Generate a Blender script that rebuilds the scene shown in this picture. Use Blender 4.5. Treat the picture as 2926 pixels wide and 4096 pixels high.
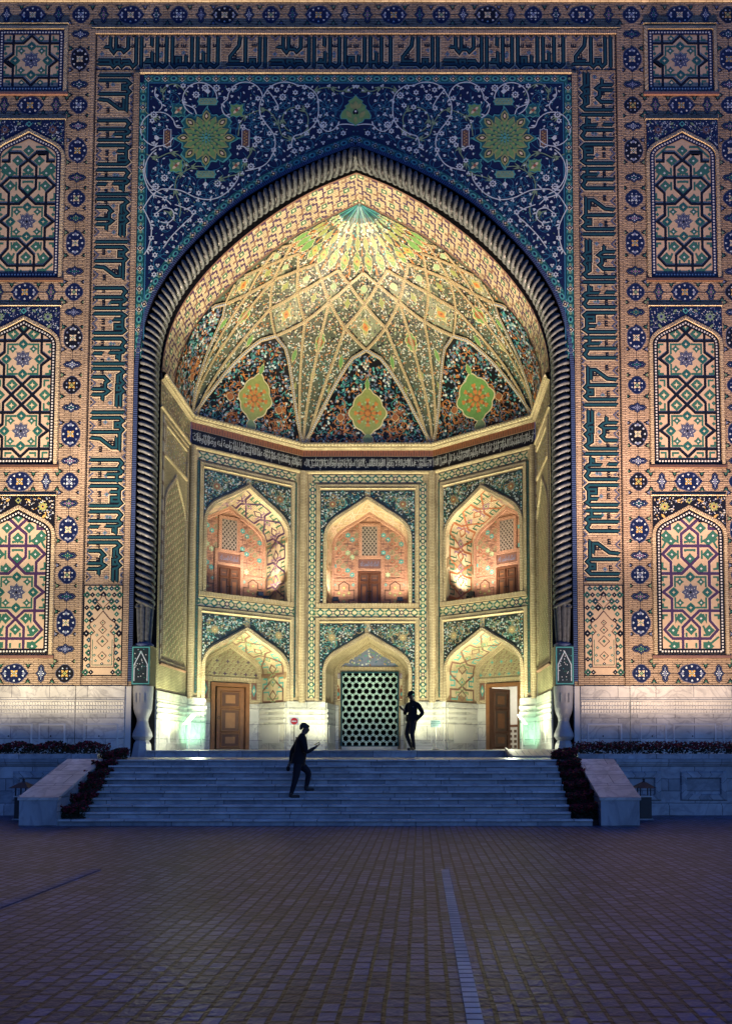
import bpy, math, random
from mathutils import Vector, Matrix
for o in list(bpy.data.objects): bpy.data.objects.remove(o)
S = bpy.context.scene
COL = S.collection
R = math.radians
# ------------------------------------------------------------------ camera
cd = bpy.data.cameras.new("camera")
cam = bpy.data.objects.new("camera", cd); COL.objects.link(cam)
cd.sensor_fit = 'VERTICAL'; cd.sensor_height = 36; cd.lens = 36*3025/4096
cd.shift_x = -(1680-1463)/4096; cd.shift_y = (2829.5-2048)/4096
cd.clip_start = .1; cd.clip_end = 400
cam.location = (2.05, -23, 1.6); cam.rotation_euler = (R(93), 0, 0)
S.camera = cam
# ------------------------------------------------------------------ dusk sky
W = bpy.data.worlds.new("World"); S.world = W; W.use_nodes = True
nt = W.node_tree; bg = nt.nodes["Background"]
sky = nt.nodes.new("ShaderNodeTexSky"); sky.sky_type = 'NISHITA'; sky.sun_disc = False
sky.sun_elevation = R(-4.0); sky.sun_rotation = R(140); sky.ozone_density = 4.0; sky.air_density = 1.3
tint = nt.nodes.new("ShaderNodeMix"); tint.data_type = 'RGBA'; tint.blend_type = 'MULTIPLY'; tint.inputs[0].default_value = 1
tint.inputs[7].default_value = (.80, 1.18, 1.05, 1)      # clear blue hour
nt.links.new(sky.outputs[0], tint.inputs[6]); nt.links.new(tint.outputs[2], bg.inputs[0]); bg.inputs[1].default_value = 5.6
S.view_settings.view_transform = 'Standard'; S.view_settings.look = 'None'
S.view_settings.exposure = 1.6; S.view_settings.gamma = 1
S.cycles.use_denoising = True
S.cycles.max_bounces = 6
try: S.cycles.denoiser = 'OPENIMAGEDENOISE'
except Exception: pass
rnd = random.Random(7)

# ------------------------------------------------------------------ floodlights
def lamp(name, loc, tgt, watts, col, kind='SPOT', ang=80, rad=.12, blend=.6):
    ld = bpy.data.lights.new(name, kind); ld.energy = watts; ld.color = col
    ld.shadow_soft_size = rad
    if kind == 'SPOT': ld.spot_size = R(ang); ld.spot_blend = blend
    o = bpy.data.objects.new(name, ld); COL.objects.link(o); o.location = loc
    d = Vector(tgt)-Vector(loc); o.rotation_euler = d.to_track_quat('-Z', 'Y').to_euler()
    return o
K = 1.0
for sx, c1, c2 in ((-1, (1, .80, .50), (1, .76, .54)), (1, (1, .71, .47), (1, .68, .50))):
    # wall washers on the terraces either side: low ones for the foot of the wall, long throws for the top
    for x in (7.9, 9.6, 11.5):
        lamp("terrace_floodlight", (sx*x, -3.1, 1.55), (sx*x, 0, 10), 330*K, c1, ang=128, blend=1)
        lamp("terrace_floodlight", (sx*x, -3.2, 1.55), (sx*(x-.6), 0, 22), 3700*K, c2, ang=50, blend=1)
    lamp("terrace_floodlight", (sx*7.2, -3.2, 1.55), (sx*2.8, 0, 22.5), 3000*K, (1, .78, .62), ang=50, blend=1)
# iwan floor uplights: at the inner edge of the floor, aimed into the vault
for sx in (-1, 1):
    lamp("floor_floodlight", (sx*5.6, 2.9, 1.75), (sx*-1.0, 4.6, 15.2), 1000*K, (1, .90, .56), ang=95, blend=1)
    lamp("floor_floodlight", (sx*2.4, .9, 1.75), (sx*1.2, 5.2, 16.5), 620*K, (1, .90, .58), ang=80, blend=1)
    lamp("floor_floodlight", (sx*4.3, .15, 1.75), (sx*2.3, .5, 19.5), 1000*K, (1, .90, .55), ang=46, blend=1)
    lamp("base_flood_and_fill", (sx*3.7, .9, 1.62), (sx*2.5, 4.6, 2.9), 60*K, (1, .93, .62), ang=80, blend=1)  # added fill that lifts the sign and marble foot, no actual fixture here
    lamp("threshold_fill", (sx*4.9, .7, 2.0), (sx*4.9, -3, 1.3), 34*K, (.97, 1, .70), 'POINT', rad=.1)  # added fill that brightens the landing, stands for no actual fixture
    lamp("green_floodlight", (sx*5.35, 3.0, 1.65), (sx*6.13, 3.4, 3.2), 40*K, (.40, 1, .55), ang=140, blend=1)
    lamp("green_floodlight", (sx*5.2, 1.2, 1.65), (sx*6.13, 2.2, 6), 260*K, (.90, 1, .52), ang=120, blend=1)
    lamp("base_flood_and_fill", (sx*3.3, 3.6, 1.62), (sx*3.4, 5.6, 6), 240*K, (.98, .93, .54), ang=130, blend=1)
    lamp("base_flood_and_fill", (sx*1.6, 4.6, 1.62), (sx*1.6, 6.3, 5.6), 150*K, (.96, .96, .58), ang=130, blend=1)

# ------------------------------------------------------------------ materials
MATS = {}
def newmat(name):
    m = bpy.data.materials.new(name); m.use_nodes = True
    n = m.node_tree; b = n.nodes["Principled BSDF"]
    MATS[name] = m
    return m, n, b
def tile(name, col, rough=.35, var=.35, scale=9., spec=.5):
    """glazed or matt ceramic: one colour with firing variation"""
    m, n, b = newmat(name)
    tc = n.nodes.new("ShaderNodeTexCoord"); no = n.nodes.new("ShaderNodeTexNoise")
    no.inputs["Scale"].default_value = scale; no.inputs["Detail"].default_value = 4
    n.links.new(tc.outputs["Object"], no.inputs["Vector"])
    hs = n.nodes.new("ShaderNodeMix"); hs.data_type = 'RGBA'
    hs.inputs[6].default_value = tuple(c*(1-var) for c in col)+(1,)
    hs.inputs[7].default_value = tuple(min(1, c*(1+var)) for c in col)+(1,)
    n.links.new(no.outputs[0], hs.inputs[0]); n.links.new(hs.outputs[2], b.inputs["Base Color"])
    b.inputs["Roughness"].default_value = rough
    b.inputs["Specular IOR Level"].default_value = spec
    bp = n.nodes.new("ShaderNodeBump"); bp.inputs["Strength"].default_value = .25; bp.inputs["Distance"].default_value = .01
    n.links.new(no.outputs[0], bp.inputs["Height"]); n.links.new(bp.outputs[0], b.inputs["Normal"])
    return m
def brickmat(name, c1, c2, mortar, bw, bh, msize=.006, rough=.8, swap=False, offset=.5, bump=.8, vein=0., bias=0., spec=.3, patch=(.72, 1.18)):
    """coursed masonry on the metric UV map"""
    m, n, b = newmat(name)
    uv = n.nodes.new("ShaderNodeUVMap"); vec = uv.outputs[0]
    if swap:
        sp = n.nodes.new("ShaderNodeSeparateXYZ"); cb = n.nodes.new("ShaderNodeCombineXYZ")
        n.links.new(vec, sp.inputs[0]); n.links.new(sp.outputs[0], cb.inputs[1]); n.links.new(sp.outputs[1], cb.inputs[0]); vec = cb.outputs[0]
    # slight waviness so no course is ruler straight
    wn = n.nodes.new("ShaderNodeTexNoise"); wn.inputs["Scale"].default_value = 2.2
    n.links.new(vec, wn.inputs["Vector"])
    mx = n.nodes.new("ShaderNodeMix"); mx.data_type = 'RGBA'; mx.blend_type = 'LINEAR_LIGHT'; mx.inputs[0].default_value = .012
    n.links.new(vec, mx.inputs[6]); n.links.new(wn.outputs[1], mx.inputs[7])
    br = n.nodes.new("ShaderNodeTexBrick"); br.offset = offset
    br.inputs["Scale"].default_value = 1; br.inputs["Brick Width"].default_value = bw; br.inputs["Row Height"].default_value = bh
    br.inputs["Mortar Size"].default_value = msize; br.inputs["Mortar Smooth"].default_value = .3; br.inputs["Bias"].default_value = bias
    br.inputs["Color1"].default_value = c1+(1,); br.inputs["Color2"].default_value = c2+(1,); br.inputs["Mortar"].default_value = mortar+(1,)
    n.links.new(mx.outputs[2], br.inputs["Vector"])
    no = n.nodes.new("ShaderNodeTexNoise"); no.inputs["Scale"].default_value = 1.1; no.inputs["Detail"].default_value = 8; no.inputs["Roughness"].default_value = .65
    n.links.new(vec, no.inputs["Vector"])
    rp = n.nodes.new("ShaderNodeMapRange"); rp.inputs[1].default_value = .3; rp.inputs[2].default_value = .7; rp.inputs[3].default_value = patch[0]; rp.inputs[4].default_value = patch[1]
    n.links.new(no.outputs[0], rp.inputs[0])
    mu = n.nodes.new("ShaderNodeMix"); mu.data_type = 'RGBA'; mu.blend_type = 'MULTIPLY'; mu.inputs[0].default_value = 1
    n.links.new(br.outputs[0], mu.inputs[6]); n.links.new(rp.outputs[0], mu.inputs[7]); out = mu.outputs[2]
    mpn = n.nodes.new("ShaderNodeMapping"); mpn.inputs["Scale"].default_value = (1.3, .16, 1); n.links.new(vec, mpn.inputs["Vector"])
    st = n.nodes.new("ShaderNodeTexNoise"); st.inputs["Scale"].default_value = 1.0; st.inputs["Detail"].default_value = 5; n.links.new(mpn.outputs[0], st.inputs["Vector"])
    sr = n.nodes.new("ShaderNodeMapRange"); sr.inputs[1].default_value = .35; sr.inputs[2].default_value = .65; sr.inputs[3].default_value = .82; sr.inputs[4].default_value = 1.1
    n.links.new(st.outputs[0], sr.inputs[0]); m3 = n.nodes.new("ShaderNodeMix"); m3.data_type = 'RGBA'; m3.blend_type = 'MULTIPLY'; m3.inputs[0].default_value = 1
    n.links.new(out, m3.inputs[6]); n.links.new(sr.outputs[0], m3.inputs[7]); out = m3.outputs[2]
    if vein > 0:
        v = n.nodes.new("ShaderNodeTexNoise"); v.inputs["Scale"].default_value = .9; v.inputs["Detail"].default_value = 6; v.inputs["Distortion"].default_value = 2.5
        n.links.new(vec, v.inputs["Vector"])
        cr = n.nodes.new("ShaderNodeValToRGB"); e = cr.color_ramp.elements
        e[0].position = .44; e[0].color = (1, 1, 1, 1); e[1].position = .56; e[1].color = (1, 1, 1, 1)
        k = cr.color_ramp.elements.new(.5); k.color = (1-vein, 1-vein, 1-vein*.9, 1)
        n.links.new(v.outputs[0], cr.inputs[0])
        m2 = n.nodes.new("ShaderNodeMix"); m2.data_type = 'RGBA'; m2.blend_type = 'MULTIPLY'; m2.inputs[0].default_value = 1
        n.links.new(out, m2.inputs[6]); n.links.new(cr.outputs[0], m2.inputs[7]); out = m2.outputs[2]
    n.links.new(out, b.inputs["Base Color"])
    b.inputs["Roughness"].default_value = rough; b.inputs["Specular IOR Level"].default_value = spec
    bp = n.nodes.new("ShaderNodeBump"); bp.inputs["Strength"].default_value = bump; bp.inputs["Distance"].default_value = .02
    ad = n.nodes.new("ShaderNodeMath"); ad.operation = 'SUBTRACT'
    fn = n.nodes.new("ShaderNodeTexNoise"); fn.inputs["Scale"].default_value = 14; n.links.new(vec, fn.inputs["Vector"])
    n.links.new(fn.outputs[0], ad.inputs[0]); n.links.new(br.outputs[1], ad.inputs[1])
    n.links.new(ad.outputs[0], bp.inputs["Height"]); n.links.new(bp.outputs[0], b.inputs["Normal"])
    return m
brickmat("brick", (.48, .365, .26), (.39, .29, .20), (.17, .12, .085), .30, .058, .012)
brickmat("brick_upright", (.48, .365, .26), (.40, .295, .205), (.20, .14, .10), .30, .058, .010, swap=True)
brickmat("brick_pale", (.56, .47, .32), (.46, .38, .25), (.27, .19, .11), .26, .06, .009)
brickmat("brick_pale_upright", (.56, .46, .31), (.46, .37, .24), (.27, .19, .11), .26, .06, .009, swap=True)
brickmat("brick_rose", (.52, .30, .21), (.44, .25, .17), (.26, .14, .10), .26, .06, .008)
brickmat("brick_tan", (.44, .39, .25), (.36, .32, .20), (.2, .15, .09), .22, .05, .008)
brickmat("marble", (.62, .61, .57), (.47, .47, .45), (.22, .22, .23), 1.15, .62, .012, rough=.42, vein=.30, bump=.25, spec=.5)
brickmat("marble_nosing_lit", (.55, .57, .58), (.42, .45, .47), (.14, .15, .17), 1.3, .50, .012, rough=.4, vein=.2, bump=.2, spec=.5)  # paler copy of the step marble: sky light on treads put into colour
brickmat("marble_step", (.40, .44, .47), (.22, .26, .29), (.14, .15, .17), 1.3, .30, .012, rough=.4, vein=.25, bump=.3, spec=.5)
brickmat("paving", (.100, .125, .26), (.026, .036, .088), (.005, .006, .012), .17, .14, .018, rough=.46, bump=1.0, spec=.5, patch=(.72, 1.25))
brickmat("paving_kerb", (.74, .70, .64), (.56, .53, .49), (.10, .095, .10), 6., .105, .012, rough=.6, bump=.8)
brickmat("paving_band", (.17, .175, .25), (.11, .115, .17), (.03, .03, .04), 6., .14, .012, rough=.6, bump=.8)
brickmat("floor_marble", (.55, .55, .54), (.45, .45, .45), (.2, .2, .2), 1.2, .8, .01, rough=.3, vein=.2, bump=.1, spec=.5)
for nm, c, kw in [
  ("black", (.007, .007, .010), {"spec": .25}), ("pine", (.014, .024, .024), {}), ("deep_moss", (.075, .085, .06), {}), ("pale_olive", (.33, .34, .13), {}), ("navy", (.006, .011, .050), {"spec": .3}), ("blue", (.02, .045, .22), {}),
  ("plum", (.055, .025, .075), {}), ("teal", (.012, .058, .075), {"spec": .3}), ("green", (.032, .125, .082), {}), ("pale_clay", (.56, .44, .31), {}),
  ("turquoise", (.07, .30, .29), {}), ("deep_teal", (.012, .09, .085), {}), ("white", (.62, .63, .60), {}),
  ("lilac", (.48, .56, .60), {}), ("grey_blue", (.16, .19, .30), {}), ("sage", (.17, .26, .14), {}),
  ("olive", (.25, .28, .09), {}), ("leaf", (.13, .27, .08), {}), ("cream", (.62, .52, .33), {}), ("ochre", (.52, .33, .09), {}),
  ("orange", (.50, .19, .055), {}), ("rust", (.27, .095, .04), {}), ("brown", (.10, .055, .035), {}),
  ("stem_blue", (.025, .13, .22), {}), ("dusty_purple", (.20, .12, .20), {}), ("rose", (.50, .34, .25), {}), ("moss", (.19, .20, .13), {}), ("rope_groove_shade", (.004, .004, .008), {}),
  ("matt_brown", (.17, .09, .07), {}), ("pale_green", (.30, .42, .24), {})]:
    tile(nm, c, **kw)
tile("gate_glaze", (.46, .64, .60), rough=.3, var=.15)
tile("grille_stone", (.26, .22, .19), rough=.7, var=.2)
tile("tan", (.42, .29, .15), rough=.5, var=.25)
tile("clay", (.50, .375, .255), rough=.75, var=.12)
tile("slate", (.075, .085, .14), rough=.4, var=.3)
tile("rope_glaze", (.08, .088, .095), rough=.6, var=1.0, scale=12, spec=.25)
tile("rib_glaze", (.05, .075, .17), rough=.3, var=.4)
tile("script_white", (.42, .43, .42), rough=.4, var=.15)
tile("marble_vase", (.30, .31, .32), rough=.45, var=.3, scale=3)
tile("marble_plain", (.52, .52, .50), rough=.4, var=.18, scale=2.2)
tile("dark_void", (.004, .004, .004), rough=.9, var=0)  # near-black colour stands in for the shade of hollows and unlit rooms
tile("wood_light", (.34, .155, .06), rough=.45, var=.3, scale=4)
tile("wood", (.23, .095, .035), rough=.45, var=.35, scale=5)
tile("wood_dark", (.115, .044, .020), rough=.5, var=.35, scale=5)
tile("iron", (.02, .02, .022), rough=.5, var=.2)
tile("cloth_black", (.012, .012, .014), rough=.9, var=.3, spec=.2)
tile("cloth_dark", (.016, .016, .022), rough=.9, var=.3, spec=.2)
tile("skin", (.11, .06, .042), rough=.6, var=.15)
tile("hair", (.012, .009, .008), rough=.6, var=.2)
tile("screen_glass", (.03, .03, .035), rough=.15, var=0)
tile("sign_white", (.72, .72, .72), rough=.4, var=.04)
tile("sign_red", (.55, .02, .03), rough=.4, var=.05)
tile("sign_blue", (.17, .27, .30), rough=.4, var=.05)
tile("petal_red", (.13, .010, .022), rough=.7, var=.5, spec=.2)
tile("leaf_dark", (.018, .022, .012), rough=.8, var=.5, spec=.2)
tile("plaster", (.62, .60, .55), rough=.8, var=.06)
tile("plank", (.42, .35, .26), rough=.7, var=.2)
tile("soil", (.03, .02, .016), rough=.95, var=.3)

# ------------------------------------------------------------------ object helpers
def link(name, me, parent=None):
    o = bpy.data.objects.new(name, me); COL.objects.link(o)
    if parent is not None: o.parent = parent
    return o
def thing(name, label, cat, loc=(0, 0, 0), group=None):
    o = bpy.data.objects.new(name, None); COL.objects.link(o); o.location = loc
    o.empty_display_size = .3
    o['label'] = label; o['category'] = cat
    if group: o['group'] = group
    return o
def tag(o, label, cat, group=None):
    o['label'] = label; o['category'] = cat
    if group: o['group'] = group
    return o
def structure(o): o['kind'] = 'structure'; return o

class Mesh:
    """collects faces with materials and a metric UV map, then links them as one object"""
    def __init__(s): s.v = []; s.f = []; s.m = []; s.uv = []; s.names = []; s.smooth = []
    def mi(s, m):
        if m not in s.names: s.names.append(m)
        return s.names.index(m)
    def face(s, pts, mat, uv=None, smooth=False):
        b = len(s.v); s.v.extend(tuple(p) for p in pts); s.f.append(tuple(range(b, b+len(pts))))
        s.m.append(s.mi(mat)); s.smooth.append(smooth)
        if uv is None:
            a = Vector(pts[0]); n = (Vector(pts[1])-a).cross(Vector(pts[2])-a)
            ax, ay, az = abs(n.x), abs(n.y), abs(n.z)
            if az >= ax and az >= ay: uv = [(p[0], p[1]) for p in pts]
            elif ay >= ax: uv = [(p[0], p[2]) for p in pts]
            else: uv = [(p[1], p[2]) for p in pts]
        s.uv.append(uv)
    def box(s, x0, x1, y0, y1, z0, z1, mat, T=None, skip=''):
        P = lambda x, y, z: T(x, y, z) if T else (x, y, z)
        for k, q in (('f', [(x0, y0, z0), (x1, y0, z0), (x1, y0, z1), (x0, y0, z1)]), ('b', [(x1, y1, z0), (x0, y1, z0), (x0, y1, z1), (x1, y1, z1)]),
                  ('l', [(x0, y1, z0), (x0, y0, z0), (x0, y0, z1), (x0, y1, z1)]), ('r', [(x1, y0, z0), (x1, y1, z0), (x1, y1, z1), (x1, y0, z1)]),
                  ('t', [(x0, y0, z1), (x1, y0, z1), (x1, y1, z1), (x0, y1, z1)]), ('u', [(x0, y1, z0), (x1, y1, z0), (x1, y0, z0), (x0, y0, z0)])):
            if k in skip: continue
            uv = [(p[0], p[2]) if k in 'fb' else (p[1], p[2]) if k in 'lr' else (p[0], p[1]) for p in q]
            s.face([P(*p) for p in q], mat, uv)
    def lathe(s, prof, mat, c=(0, 0), n=24, smooth=True):
        for (r0, z0), (r1, z1) in zip(prof, prof[1:]):
            for i in range(n):
                a0, a1 = 2*math.pi*i/n, 2*math.pi*(i+1)/n
                s.face([(c[0]+r0*math.cos(a0), c[1]+r0*math.sin(a0), z0), (c[0]+r0*math.cos(a1), c[1]+r0*math.sin(a1), z0),
                        (c[0]+r1*math.cos(a1), c[1]+r1*math.sin(a1), z1), (c[0]+r1*math.cos(a0), c[1]+r1*math.sin(a0), z1)], mat, None, smooth)
    def tube(s, p0, p1, r0, r1, mat, n=8):
        a, b = Vector(p0), Vector(p1); d = (b-a).normalized()
        u = d.orthogonal().normalized(); w = d.cross(u)
        ring = lambda c, r: [c+(u*math.cos(2*math.pi*i/n)+w*math.sin(2*math.pi*i/n))*r for i in range(n)]
        A, B = ring(a, r0), ring(b, r1)
        for i in range(n): s.face([A[i], A[(i+1) % n], B[(i+1) % n], B[i]], mat, None, True)
        s.face(A[::-1], mat); s.face(B, mat)
    def build(s, name, parent=None, loc=None, merge=False):
        me = bpy.data.meshes.new(name); me.from_pydata(s.v, [], s.f)
        for nme in s.names: me.materials.append(MATS[nme])
        me.polygons.foreach_set("material_index", s.m); me.polygons.foreach_set("use_smooth", s.smooth)
        uvl = me.uv_layers.new(name="UVMap"); fl = []
        for u in s.uv:
            for p in u: fl.extend((p[0], p[1]))
        uvl.data.foreach_set("uv", fl)
        if merge:
            import bmesh
            bm = bmesh.new(); bm.from_mesh(me); bmesh.ops.remove_doubles(bm, verts=bm.verts, dist=1e-4); bm.to_mesh(me); bm.free()
        me.update()
        o = link(name, me, parent)
        if loc: o.location = loc
        return o

class Sheet(Mesh):
    """tile inlay: flat pieces in (u, v) metres, laid in thin layers on a surface given by mp(u, v, h)"""
    def __init__(s, mp, step=.0025, base=.003): super().__init__(); s.mp = mp; s.step = step; s.base = base
    def poly(s, pts, mat, lv=0):
        s.k = (getattr(s, 'k', 0)+1) % 97; h = s.base+(lv+s.k*.0095)*s.step
        s.face([s.mp(u, v, h) for u, v in pts], mat, [tuple(p) for p in pts])
    def rect(s, u0, v0, u1, v1, mat, lv=0): s.poly([(u0, v0), (u1, v0), (u1, v1), (u0, v1)], mat, lv)
    def stroke(s, pts, w, mat, lv=0, closed=False):
        pts = [p for i, p in enumerate(pts) if i == 0 or math.hypot(p[0]-pts[i-1][0], p[1]-pts[i-1][1]) > 1e-5]
        n = len(pts)
        if n < 2: return
        L = []
        for i in range(n):
            a = pts[(i-1) % n] if (closed or i > 0) else None; b = pts[i]; c = pts[(i+1) % n] if (closed or i < n-1) else None
            def nrm(p, q):
                dx, dy = q[0]-p[0], q[1]-p[1]; l = math.hypot(dx, dy) or 1; return (-dy/l, dx/l)
            if a is None: nx, ny = nrm(b, c); k = 1
            elif c is None: nx, ny = nrm(a, b); k = 1
            else:
                n1, n2 = nrm(a, b), nrm(b, c); nx, ny = n1[0]+n2[0], n1[1]+n2[1]; l = math.hypot(nx, ny)
                if l < .3: nx, ny = n1; k = 1
                else: nx, ny = nx/l, ny/l; k = min(2.2, 1/max(.3, nx*n1[0]+ny*n1[1]))
            L.append(((b[0]+nx*w/2*k, b[1]+ny*w/2*k), (b[0]-nx*w/2*k, b[1]-ny*w/2*k)))
        for i in range(n if closed else n-1):
            p, q = L[i], L[(i+1) % n]
            s.poly([p[0], p[1], q[1], q[0]], mat, lv)
    def disc(s, c, r, mat, lv=0, n=8, rot=0, ry=None):
        ry = ry or r
        s.poly([(c[0]+r*math.cos(rot+2*math.pi*i/n), c[1]+ry*math.sin(rot+2*math.pi*i/n)) for i in range(n)], mat, lv)
    def star(s, c, r0, r1, n, mat, lv=0, rot=math.pi/2, sy=1.):
        s.poly([(c[0]+(r0 if i % 2 == 0 else r1)*math.cos(rot+math.pi*i/n), c[1]+sy*(r0 if i % 2 == 0 else r1)*math.sin(rot+math.pi*i/n)) for i in range(2*n)], mat, lv)
    def dia(s, c, r, mat, lv=0, ry=None): s.disc(c, r, mat, lv, 4, 0, ry)
    def leaf(s, c, a, l, w, mat, lv=0):
        ca, sa = math.cos(a), math.sin(a)
        s.poly([(c[0]+x*l*ca-y*w*sa, c[1]+x*l*sa+y*w*ca) for x, y in ((-.5, 0), (-.15, .5), (.2, .42), (.5, 0), (.2, -.42), (-.15, -.5))], mat, lv)
    def shape(s, c, pts, k, mat, lv=0, rot=0, ky=None):
        ky = ky or k; ca, sa = math.cos(rot), math.sin(rot)
        s.poly([(c[0]+x*k*ca-y*ky*sa, c[1]+x*k*sa+y*ky*ca) for x, y in pts], mat, lv)

def catmull(P, n=6, closed=False):
    out = []; m = len(P)
    for i in range(m if closed else m-1):
        p0 = P[(i-1) % m] if closed or i > 0 else P[0]; p1 = P[i]; p2 = P[(i+1) % m]; p3 = P[(i+2) % m] if closed or i < m-2 else P[-1]
        for k in range(n):
            f = k/n
            out.append(tuple(.5*(2*p1[a]+(p2[a]-p0[a])*f+(2*p0[a]-5*p1[a]+4*p2[a]-p3[a])*f*f+(3*p1[a]-p0[a]-3*p2[a]+p3[a])*f**3) for a in range(len(p1))))
    if not closed: out.append(tuple(P[-1]))
    return out
def interp(C, x):
    """height of a curve given as points with falling x"""
    x = abs(x)
    for (x0, z0), (x1, z1) in zip(C, C[1:]):
        if x1 <= x <= x0: return z0+(z1-z0)*((x0-x)/(x0-x1) if x0 > x1 else 0)
    return C[0][1] if x > C[0][0] else C[-1][1]
NICHE = [(1, 0), (.985, .14), (.93, .29), (.8, .45), (.62, .585), (.42, .71), (.2, .86), (0, 1)]
def niche_arch(w, zs, za, n=4):
    """right half of a pointed arch from the springing to the apex"""
    return [(max(0, x)*w, zs+y*(za-zs)) for x, y in catmull(NICHE, n)]
def full(C, foot=None):
    """left foot - apex - right foot"""
    r = list(C)
    if foot is not None: r = [(r[0][0], foot)]+r
    l = [(-x, z) for x, z in r]
    return l+r[::-1][1:]
def sweep(M, path, prof, mp, mat, closed=False, uvs=1.):
    """moulding: profile (offset to the left of travel, height) carried along a path on surface mp"""
    n = len(path); rows = []; acc = 0
    for i in range(n):
        a = path[(i-1) % n] if closed or i > 0 else None; b = path[i]; c = path[(i+1) % n] if closed or i < n-1 else None
        def nr(p, q):
            dx, dy = q[0]-p[0], q[1]-p[1]; l = math.hypot(dx, dy) or 1; return (-dy/l, dx/l)
        if a is None: nn = nr(b, c); k = 1
        elif c is None: nn = nr(a, b); k = 1
        else:
            n1, n2 = nr(a, b), nr(b, c); nn = (n1[0]+n2[0], n1[1]+n2[1]); l = math.hypot(*nn) or 1; nn = (nn[0]/l, nn[1]/l); k = min(2., 1/max(.35, nn[0]*n1[0]+nn[1]*n1[1]))
        if a is not None: acc += math.hypot(b[0]-a[0], b[1]-a[1])
        rows.append(([mp(b[0]+nn[0]*o*k, b[1]+nn[1]*o*k, h) for o, h in prof], acc))
    w = [0]
    for p, q in zip(prof, prof[1:]): w.append(w[-1]+math.hypot(q[0]-p[0], q[1]-p[1]))
    for i in range(n if closed else n-1):
        (A, ua), (B, ub) = rows[i], rows[(i+1) % n]
        if closed and i == n-1: ub = ua+1
        for j in range(len(prof)-1):
            M.face([A[j], B[j], B[j+1], A[j+1]], mat, [(w[j], ua), (w[j], ub), (w[j+1], ub), (w[j+1], ua)])
def rectpath(u0, v0, u1, v1): return [(u0, v0), (u1, v0), (u1, v1), (u0, v1)]

# ================================================================== THE PORTAL
portal = thing("portal_building", "tall mosaic covered portal with deep floodlit arched recess above the marble steps", "portal")
FLOOR = 1.5; LAND = 1.3; HW = 13.2
FM = lambda x, z, h: (x, -h, z)                      # facade plane y = 0
ARCH_IN = catmull([(6.15, 13.45), (6.03, 14.4), (5.63, 15.5), (4.98, 16.5), (4.2, 17.38), (3.3, 18.18), (2.2, 18.98), (1.1, 19.6), (0, 20.06)], 5)
ARCH_OUT = catmull([(6.72, 13.45), (6.62, 14.45), (6.3, 15.6), (5.62, 16.75), (4.75, 17.75), (3.7, 18.72), (2.5, 19.5), (1.25, 20.12), (0, 20.62)], 5)
SPX, SPZ = 6.88, 22.97

# ---- facade wall with the great opening
M = Mesh()
for sx in (-1, 1):
    a, b = sorted((sx*6.75, sx*HW)); M.face([FM(a, 3.45, 0), FM(b, 3.45, 0), FM(b, 27.5, 0), FM(a, 27.5, 0)], "brick")
    M.face([FM(b if sx > 0 else a, z, -h) for z, h in ((1, 0), (1, 3), (27.5, 3), (27.5, 0))], "brick")
M.face([FM(-6.75, SPZ, 0), FM(6.75, SPZ, 0), FM(6.75, 27.5, 0), FM(-6.75, 27.5, 0)], "brick")
M.face([FM(-HW, 27.5, 0), FM(HW, 27.5, 0), FM(HW, 27.5, -3), FM(-HW, 27.5, -3)], "brick")
M.build("facade_wall", portal)

# ---- brick frames and bright ledges
M = Mesh()
def ledge(M, u0, u1, z, d=.07, h=.05, mat="brick_pale", mp=FM):
    """projecting brick course with a splayed underside"""
    pr = [(0, z+h+.02), (d, z+h), (d, z+.02), (0.004, z-d*.25)]
    for (d0, z0), (d1, z1) in zip(pr, pr[1:]):
        M.face([mp(u0, z0, d0), mp(u1, z0, d0), mp(u1, z1, d1), mp(u0, z1, d1)], mat, [(u0, z0), (u1, z0), (u1, z0-.06), (u0, z0-.06)])
    for u in (u0, u1): M.face([mp(u, zz, dd) for dd, zz in pr], mat)
ledge(M, -HW, HW, 25.42, .05, .04)
ledge(M, -8.42, 8.42, 24.50, .045, .04)
ledge(M, -6.98, 6.98, 23.00, .045, .035)
M.box(-HW, HW, -.06, 0, 25.60, 27.5, "brick_upright")
# raised brick strips framing the inscription
def strip(M, x0, x1, z0, z1, d=.05, mat="brick_pale"):
    M.box(x0, x1, -d, 0, z0, z1, mat, skip='b')
for sx in (-1, 1):
    for a, b in ((8.30, 8.46), (6.86, 7.03)):
        x0, x1 = sorted((sx*a, sx*b)); strip(M, x0, x1, 3.47, 24.46 if a > 8 else 23.0, .05, "brick_upright" if 0 else "brick")
strip(M, -8.295, 8.295, 24.33, 24.455, .045, "brick_upright")
strip(M, -6.855, 6.855, 23.02, 23.13, .045, "brick_upright")
M.build("brick_framing", portal)

# ---- medallion border: rosettes and cartouches on the brick
LOBE = lambda n, d, m=48: [((1+d*abs(math.cos(n*math.pi*i/m)))*math.cos(2*math.pi*i/m), (1+d*abs(math.cos(n*math.pi*i/m)))*math.sin(2*math.pi*i/m)) for i in range(m)]
CART = [(-1, 0), (-.86, .17), (-.72, .36), (-.52, .42), (-.32, .38), (-.22, .52), (-.1, .62), (0, .78), (.1, .62), (.22, .52), (.32, .38), (.52, .42), (.72, .36), (.86, .17)]
CART = CART+[(1, 0)]+[(x, -z) for x, z in CART[1:]][::-1]
TREF = [(-1, 0), (-.55, .1), (-.3, .32), (-.38, .55), (-.16, .66), (0, 1), (.16, .66), (.38, .55), (.3, .32), (.55, .1), (1, 0), (.3, -.02), (0, .18), (-.3, -.02)]
HEART = [(0, -1), (.75, -.1), (.8, .5), (.4, .8), (0, .5), (-.4, .8), (-.8, .5), (-.75, -.1)]
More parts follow.
